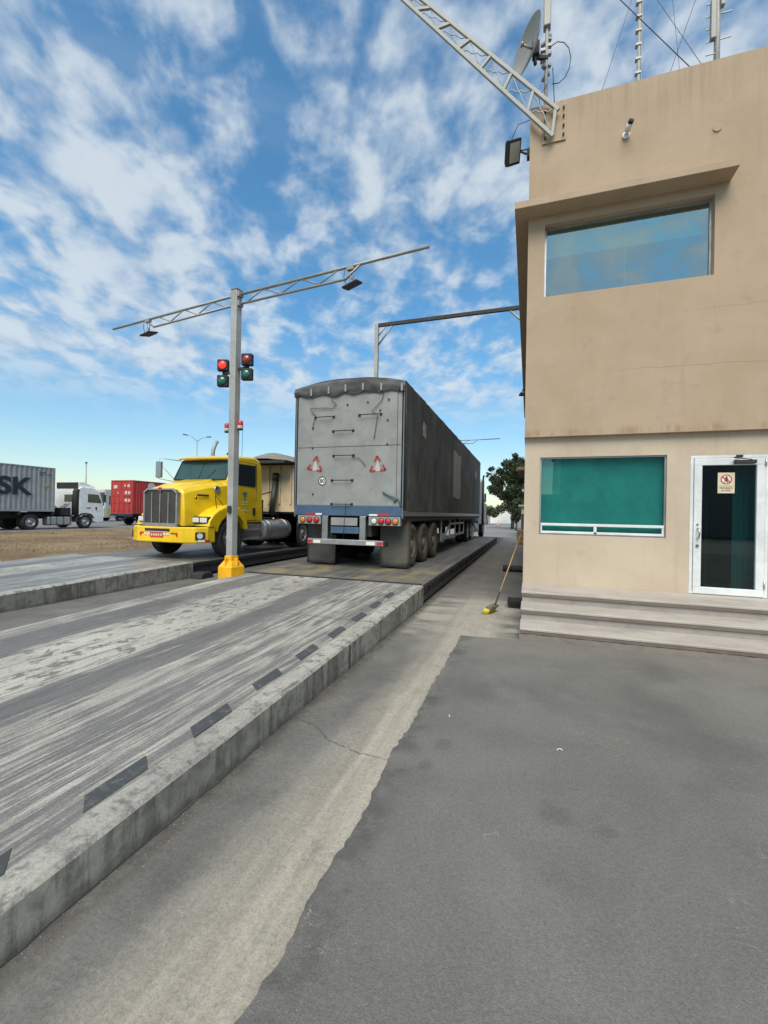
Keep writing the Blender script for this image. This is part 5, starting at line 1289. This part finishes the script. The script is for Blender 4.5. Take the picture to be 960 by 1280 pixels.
gc = container('shipping_container', 'long grey shipping container with large dark letters on the white truck trailer', CX-2.44, CX, 8.15, 20.35, 1.33, 4.23, m_greycont)
mb = text_mb('MAERSK', 1.46, .006, .045, 'RIGHT', 1.12); place(mb, YZ((CX+.012, 18.85, 2.42))); part('lettering', mb, m_letter, gc)
g = MB()
for (ya, yb, za, zb) in ((19.35, 19.75, 3.86, 3.90), (19.35, 19.75, 3.76, 3.79), (19.85, 20.1, 3.72, 3.77), (19.38, 19.6, 3.66, 3.69)): g.box(CX+.003, CX+.008, ya, yb, za, zb)
part('container_code_marks', g, m_letter, gc)
g = MB(); g.box(CX+.004, CX+.01, 19.72, 19.95, 2.98, 3.16); part('yellow_sticker', g, M('sticker_ochre', (.55, .38, .08), .6), gc)
def skeletal(label, x0, x1, y0, y1, zt, axles, mat=None):
    t_ = thing('container_chassis', label, 'trailer', ((x0+x1)/2, y0, .15), 'container trailers on the far road'); mat = mat or m_chassis
    cx_ = (x0+x1)/2
    g = MB()
    for sg in (-1, 1): g.box(cx_+sg*.5-.06, cx_+sg*.5+.06, y0, y1, zt-.38, zt-.06)
    n = 7
    for i in range(n): yy = y0+.05+i*(y1-y0-.25)/(n-1); g.box(x0+.02, x1-.02, yy, yy+.14, zt-.20, zt-.004)
    part('frame', g, mat, t_)
    for yy in axles:
        for sg, xo in ((1, x1), (-1, x0)): wheel(t_, xo-sg*.17, yy, .15+.50, .50, .29, sg, seg=28); 
        g = MB(); g.cyl((x0+.3, yy, .65), (x1-.3, yy, .65), .07, 8); part('axle', g, m_chassis, t_)
    g = MB()
    for xx in (x0+.35, x1-.35): g.box(xx-.07, xx+.07, y1-3.2, y1-3.05, .45, zt-.2)
    part('landing_leg', g, m_chassis, t_)
    return t_
skeletal('low skeletal trailer under the grey container', CX-2.44, CX, 8.0, 20.4, 1.33, (9.4, 10.7, 12.0))
# white cab-over truck
wt = thing('cabover_truck', 'white flat fronted truck pulling the grey container on the far road', 'truck', (CX-1.22, 21.5, .15))
wc = CX-1.24
g = MB()
prof = [(22.02, .95), (22.02, 3.02), (22.2, 3.12), (23.1, 3.06), (23.55, 2.75), (23.80, 2.0), (23.86, .62), (23.3, .55), (23.12, .62), (23.02, .95), (22.75, 1.12), (22.35, 1.12), (22.12, .95)]
g.loft([[(wc+x_*1.24, y, z) for y, z in prof] for x_ in (-1, -.96, .96, 1)]); wcab = part('cab', g, m_white, wt, bevel=.05, seg=3)
g = MB(); g.prism([(22.62, 2.02), (22.62, 2.62), (23.42, 2.60), (23.66, 1.98)], 'x', wc+1.235, wc+1.252); part('side_window', g, m_glassd, wcab, bevel=.01)
g = MB(); g.box(wc-.25, wc+.85, 22.0, 22.015, 2.05, 2.55); part('rear_window', g, m_glassd, wcab)
g = MB(); g.loft([[(wc+x_*1.1, y, z) for y, z in ((22.05, 3.06), (22.05, 3.44), (22.4, 3.46), (23.2, 3.18), (23.25, 3.04))] for x_ in (-1, 1)]); part('roof_deflector', g, m_white, wt, bevel=.04)
g = MB(); g.box(wc-1.05, wc+1.05, 22.0, 22.045, 2.98, 3.42); part('deflector_opening', g, m_black, wt)
g = MB(); g.loft([[(wc+x_*1.13, 23.60+.02, 2.72), (wc+x_*1.13, 23.84, 2.02), (wc+x_*1.13, 23.80, 2.0), (wc+x_*1.13, 23.5, 2.7)] for x_ in (-1, 1)]); part('windscreen', g, m_glassd, wcab)
g = MB(); g.tube([(wc+1.24, 23.5, 2.75), (wc+1.42, 23.75, 2.8), (wc+1.42, 23.78, 2.3)], .02, 6); g.box(wc+1.33, wc+1.5, 23.70, 23.82, 2.05, 2.62); part('mirror', g, m_chassis, wt, bevel=.03)
g = MB(); g.box(wc+1.243, wc+1.256, 22.55, 22.85, 1.58, 1.66); part('red_badge', g, m_red, wcab)
g = MB(); g.box(wc+1.243, wc+1.27, 23.2, 23.3, 1.50, 1.70); part('door_handle', g, m_chassis, wcab)
g = MB(); g.tube([(wc+1.05, 21.85, 1.1), (wc+1.05, 21.85, 2.2), (wc+1.05, 21.9, 2.75), (wc+1.05, 22.0, 2.9)], .20, 12); part('air_intake', g, m_chassis, wt)
g = MB(); g.box(wc+.3, wc+1.1, 20.9, 21.5, 1.1, 1.6); g.tube([(wc+.4, 21.9, 1.9), (wc+.5, 21.2, 1.4), (wc+.4, 20.7, 1.9)], .03, 6); g.tube([(wc+.1, 21.9, 1.9), (wc+.0, 21.3, 1.3), (wc+.2, 20.6, 1.8)], .03, 6); part('air_lines', g, m_black, wt)
g = MB()
for sg in (-1, 1): g.box(wc+sg*.42-.04, wc+sg*.42+.04, 17.6, 23.6, .85, 1.12)
part('chassis_frame', g, m_chassis, wt)
g = MB(); g.box(wc+.6, wc+1.2, 19.95, 21.55, .42, 1.0); ftk = part('fuel_tank', g, m_alu, wt, bevel=.10, seg=4)
g = MB()
for yy in (20.1, 20.5, 20.95, 21.4): g.box(wc+.59, wc+1.215, yy, yy+.06, .41, 1.012)
part('tank_strap', g, m_chassis, ftk, bevel=.09)
g = MB(); g.prism([(21.83, .62), (21.86, 1.0), (22.1, 1.22), (22.5, 1.26), (22.9, 1.2), (23.12, .95), (23.12, .85), (22.85, 1.08), (22.5, 1.17), (22.15, 1.1), (21.95, .9), (21.95, .62)], 'x', wc+.8, wc+1.245); part('wheel_arch', g, m_chassis, wt)
for sg in (-1, 1):
    wheel(wt, wc+sg*1.06, 22.5, .15+.5, .5, .3, sg, seg=28); wheel(wt, wc+sg*1.06, 18.92, .15+.5, .5, .3, sg, seg=28); wheel(wt, wc+sg*.74, 18.92, .65, .5, .3, sg, seg=28)
wheel(wt, wc+1.06, 21.0, .65, .45, .2, 1, seg=20) if False else None

# red container seen from its doors
rc = container('shipping_container', 'red shipping container on a dark trailer, its door end facing the camera', -34.66, -32.16, 28.2, 40.4, 1.17, 4.07, m_redcont)
for (xa, za, w_, h_) in ((-34.35, 3.35, .42, .28), (-33.15, 3.52, .18, .16), (-32.75, 3.48, .26, .22), (-33.05, 2.85, .26, .28), (-32.68, 2.85, .24, .28), (-33.05, 2.2, .26, .26), (-32.68, 2.2, .24, .26), (-33.9, 2.9, .12, .12)):
    g = MB(); g.box(xa, xa+w_, 28.195, 28.2, za, za+h_); part('white_mark', g, bpy.data.materials.get('faded_white') or M('faded_white', (.60, .52, .50), .7, dirt=.6, dcol=(.35, .08, .06), dscale=6), rc)
g = MB(); g.disc((-32.14, 30.1, 3.55), (1, 0, 0), .42, 24); part('round_logo', g, bpy.data.materials['faded_white'], rc)
g = MB(); g.box(-32.15, -32.14, 30.0, 30.6, 1.9, 2.7); part('side_mark', g, bpy.data.materials['faded_white'], rc)
sk2 = skeletal('low dark trailer carrying the red container', -34.66, -32.16, 28.1, 40.4, 1.17, (29.9, 31.2), M('chassis_navy', (.02, .025, .05), .6))
# bus further along
bu = thing('bus', 'pale bus with a yellow green flank parked between the white truck and the red container', 'bus', (-45.5, 40, .15))
g = MB(); g.box(-47, -44.5, 35.5, 46.5, .55, 3.75); part('body', g, M('bus_white', (.50, .52, .50), .5), bu, bevel=.12)
g = MB(); g.box(-46.9, -44.6, 35.47, 35.495, 1.9, 3.35); part('rear_window', g, m_glassd, bu)
g = MB(); g.box(-44.495, -44.48, 36, 46, 2.0, 3.0); part('side_window', g, m_glassd, bu)
g = MB(); g.box(-46.98, -44.52, 35.46, 35.498, .7, 1.65); g.box(-44.499, -44.48, 35.8, 46.2, .8, 1.55); part('lower_panel', g, M('bus_lime', (.42, .45, .12), .5), bu)
for yy in (37.5, 44): wheel(bu, -44.7, yy, .65, .5, .3, 1, seg=20); wheel(bu, -46.8, yy, .65, .5, .3, -1, seg=20)

# street lamps
def lamp(x, y, h, arms, label):
    t_ = thing('street_lamp', label, 'street lamp', (x, y, 0))
    g = MB(); g.cyl((x, y, 0), (x, y, h), .11, 10, .06); part('pole', g, m_galv, t_)
    for (dx, dy, dz) in arms:
        g = MB(); g.tube([(x, y, h-.1), (x+dx*.5, y+dy*.5, h+dz*.7), (x+dx, y+dy, h+dz)], .04, 6); part('arm', g, m_galv, t_)
        g = MB(); g.beam((x+dx, y+dy, h+dz), (x+dx*1.5, y+dy*1.5, h+dz*1.1), .26, .12); part('lamp_head', g, m_chassis, t_, bevel=.03)
    return t_
lamp(-43.8, 48.5, 11.2, ((-1.0, -.7, .7), (1.0, .7, .6)), 'tall street lamp with two curved arms behind the yellow truck')
lamp(-58.4, 43.7, 7.7, ((-.3, .2, .15), (.3, -.2, .15)), 'plain mast lamp standing behind the white truck')

# ================================================================== FAR RIGHT END OF THE LANE
def leaf_cloud(parent, clumps, n, size, mat, name='crown', seed=1):
    rl = random.Random(seed); g = MB()
    tot = sum(c[3]**2 for c in clumps)
    for (x, y, z, r) in clumps:
        for _ in range(int(n*r*r/tot)):
            d_ = Vector((rl.gauss(0, 1), rl.gauss(0, 1), rl.gauss(0, .75))).normalized()*r*(rl.random()**.42)
            p = Vector((x, y, z))+d_
            a = Vector((rl.gauss(0, 1), rl.gauss(0, 1), rl.gauss(0, .6))).normalized(); b = a.cross(Vector((rl.gauss(0, 1), rl.gauss(0, 1), rl.gauss(0, 1)))).normalized()
            s = size*rl.uniform(.6, 1.4)
            vs = [g.b.verts.new(p+a*s), g.b.verts.new(p+b*s*.45), g.b.verts.new(p-a*s), g.b.verts.new(p-b*s*.45)]
            g.b.faces.new(vs)
    part(name, g, mat, parent, recalc=False)
def mat_leaf(name, a, b):
    m, t = mk(name); P = t.pos(); c = t.mix(t.mr(t.noise(P, 1.1, 4, .6), .35, .65), a, b)
    p = principled(t, c, .7, 0, .3); return m
m_leaf = mat_leaf('leaf', (.028, .042, .020), (.060, .085, .038)); m_leaf2 = mat_leaf('leaf_dry', (.045, .055, .028), (.085, .095, .05))
def tree(x, y, h, clumps, label, n=9000, size=.17, seed=1, mat=None, trunk=.22):
    t_ = thing('tree', label, 'tree', (x, y, 0)); rl = random.Random(seed)
    g = MB(); g.tube([(x, y, 0), (x+.1, y, h*.2), (x-.1, y+.1, h*.38), (x, y, h*.6)], trunk, 10, True, trunk*.45)
    for c in clumps: g.tube([(x, y, h*.28), ((x+c[0])/2, (y+c[1])/2, (h*.3+c[2])/2), (c[0], c[1], c[2])], trunk*.16, 5, True, .02)
    part('trunk', g, m_bark, t_)
    leaf_cloud(t_, clumps, n, size, mat or m_leaf, 'crown', seed)
rl = random.Random(11)
TX, TYY = -1.9, 55.0
cl = [(TX+dx, TYY+dy, z, r) for dx, dy, z, r in ((-1.9, 0, 4.5, .8), (-2.3, .5, 6.3, .6), (-1.3, -.5, 7.0, .8), (-.5, 0, 7.9, .8), (.5, .5, 8.3, .8), (-1.6, 0, 5.5, .75), (-.6, -1, 6.3, 1.0), (.6, -.8, 7.0, 1.0), (-.9, .6, 4.2, .9), (.2, -.9, 4.9, 1.1), (1.1, 0, 5.9, 1.1),
      (1.6, .8, 7.6, 1.0), (2.6, .2, 6.6, 1.2), (2.4, -.8, 4.9, 1.1), (.9, .3, 3.8, .9), (1.8, .3, 3.9, .8), (-2.6, .1, 5.0, .45), (-2.4, -.4, 7.3, .35), (3.4, 0, 8.0, 1.1), (.2, .2, 9.0, .4), (-2.9, .1, 6.7, .3))]
cl2 = []
for (a, b, c, d) in cl:
    for _ in range(4):
        v = Vector((rl.gauss(0, 1), rl.gauss(0, 1), rl.gauss(0, .7))).normalized()*d*rl.uniform(.3, 1.05); cl2.append((a+v.x, b+v.y, c+v.z*.8, d*rl.uniform(.45, 1.0)))
tree(TX, TYY, 8.6, cl2, 'dark leafy tree at the far end of the lane beside the office', n=24000, size=.15, seed=4)
cl = [(-.2+dx, 50+dy, z, r) for dx, dy, z, r in ((0, 0, 2.2, .7), (.2, .3, 3.0, .7), (-.1, 0, 1.3, .5), (.6, 0, 2.0, .8))]
tree(-.2-1.15, 50, 3.2, [(a-1.15, b, c, d) for a, b, c, d in cl], 'dense dark shrub like tree under the crown of the larger tree', n=2500, size=.13, seed=6, trunk=.12)
cl = [(-6.6+dx, 78+dy, z, r) for dx, dy, z, r in ((0, 0, 2.4, 1.0), (-1.2, .3, 2.9, .9), (.9, 0, 2.0, .8), (-2.2, 0, 2.2, .9))]
for k, (xx, yy) in enumerate(((-11.5, 84), (-15.5, 88), (-3.0, 86))):
    tree(xx, yy, 3.6, [(xx+a+6.6, yy+b-78, c+.3*k, d*1.1) for a, b, c, d in cl], ['olive bush behind the low tree, close to the trailer', 'olive bush hidden furthest behind the trailer', 'olive bush behind the trunk of the dark tree'][k], n=2000, size=.2, seed=20+k, mat=m_leaf2, trunk=.12)
tree(-7.0, 78, 3.4, cl, 'low olive green tree beside the far white wall', n=2500, size=.2, seed=8, mat=m_leaf2, trunk=.15)
g = MB(); g.box(-7.4, -3.4, 90, 90.4, 0, 2.6); solo('boundary_wall', g, m_white, 'white boundary wall at the far end of the lane', 'wall', (-5, 90, 0), bevel=.02)
fb = thing('shed', 'low pale shed with a dark door beyond the side wall of the office', 'shed', (-.2, 34, 0))
g = MB(); g.box(-.55, 3, 34, 42, 0, 2.35); part('wall', g, M('shed_wall', (.33, .31, .28), .9), fb)
g = MB(); g.box(-.75, 3.2, 33.8, 42.2, 2.35, 2.47); part('roof', g, m_lightgrey, fb)
g = MB(); g.box(-.565, -.545, 35, 37.2, 0, 1.95); g.box(-.565, -.545, 38.5, 40.5, .6, 1.7); part('door', g, m_chassis, fb)
g = MB(); g.box(-.53, -.25, 33.97, 34.02, .0, 1.8); part('door', g, m_chassis, fb)
cr = thing('stacked_crates', 'small brown crate standing against the side wall beyond the broom', 'crate', (-.35, 26, 0))
g = MB(); g.box(-.62, -.12, 25.6, 26.4, .0, .85); part('box', g, M('crate_brown', (.26, .18, .10), .8, dirt=.4), cr, bevel=.02)
g = MB()
for zz in (.1, .4, .7): g.box(-.63, -.11, 25.58, 25.6, zz, zz+.09)
part('slat', g, M('crate_slat', (.33, .24, .14), .8), cr)
# orange cone
co = thing('traffic_cone', 'tiny orange cone on the yard beyond the end of the weighbridge', 'cone', (-4.3, 66, 0))
g = MB(); g.lathe([(.16, .03), (.11, .25), (.075, .45), (.03, .70), (0, .71)], (-4.3, 66, 0), (0, 0, 1), 18); part('cone_body', g, M('cone_orange', (.65, .12, .04), .6), co)
g = MB(); g.box(-4.5, -4.1, 65.8, 66.2, 0, .035); part('cone_foot', g, m_black, co)
g = MB(); g.lathe([(.114, .25), (.090, .36)], (-4.3, 66, 0), (0, 0, 1), 18); part('cone_band', g, m_white_r, co)
# person far away by the tree
# ================================================================== BEHIND THE CAMERA (seen only in the window reflections)
wh = thing('warehouse', 'long plain grey warehouse across the yard, seen only as a reflection', 'warehouse', (8, -34, 0))
g = MB(); g.box(3.2, 40, -50, -34, 0, 9.5); g.box(-20, 3.19, -48, -36, 0, 4.2); part('wall', g, m_lightgrey, wh)
g = MB(); g.box(3.0, 40.5, -50.5, -33.6, 9.5, 9.9); part('roof', g, m_steeldark, wh)
# litter on the asphalt
rl = random.Random(21)
for (x, y, L) in ((-.58, 3.46, .035), (.25, 3.25, .04), (1.55, 1.95, .02), (2.42, 3.05, .14)):
    g = MB(); a = rl.uniform(0, 3); pts = [(x+L*f*math.cos(a+f*1.4), y+L*f*math.sin(a+f*1.4), .018+.005*math.sin(f*3)) for f in (0, .25, .5, .75, 1)]
    g.tube(pts, .0028 if L < .1 else .009, 5)
    dk = L >= .1
    solo('litter', g, m_black if dk else m_white_r, {-.58: 'pale curled scrap of litter on the asphalt nearest the concrete strip', .25: 'pale thin scrap of litter on the middle of the asphalt', 1.55: 'tiny pale scrap of litter on the near asphalt', 2.42: 'dark torn scrap of rubber on the asphalt at the right edge'}[x], 'litter', (x, y, 0))
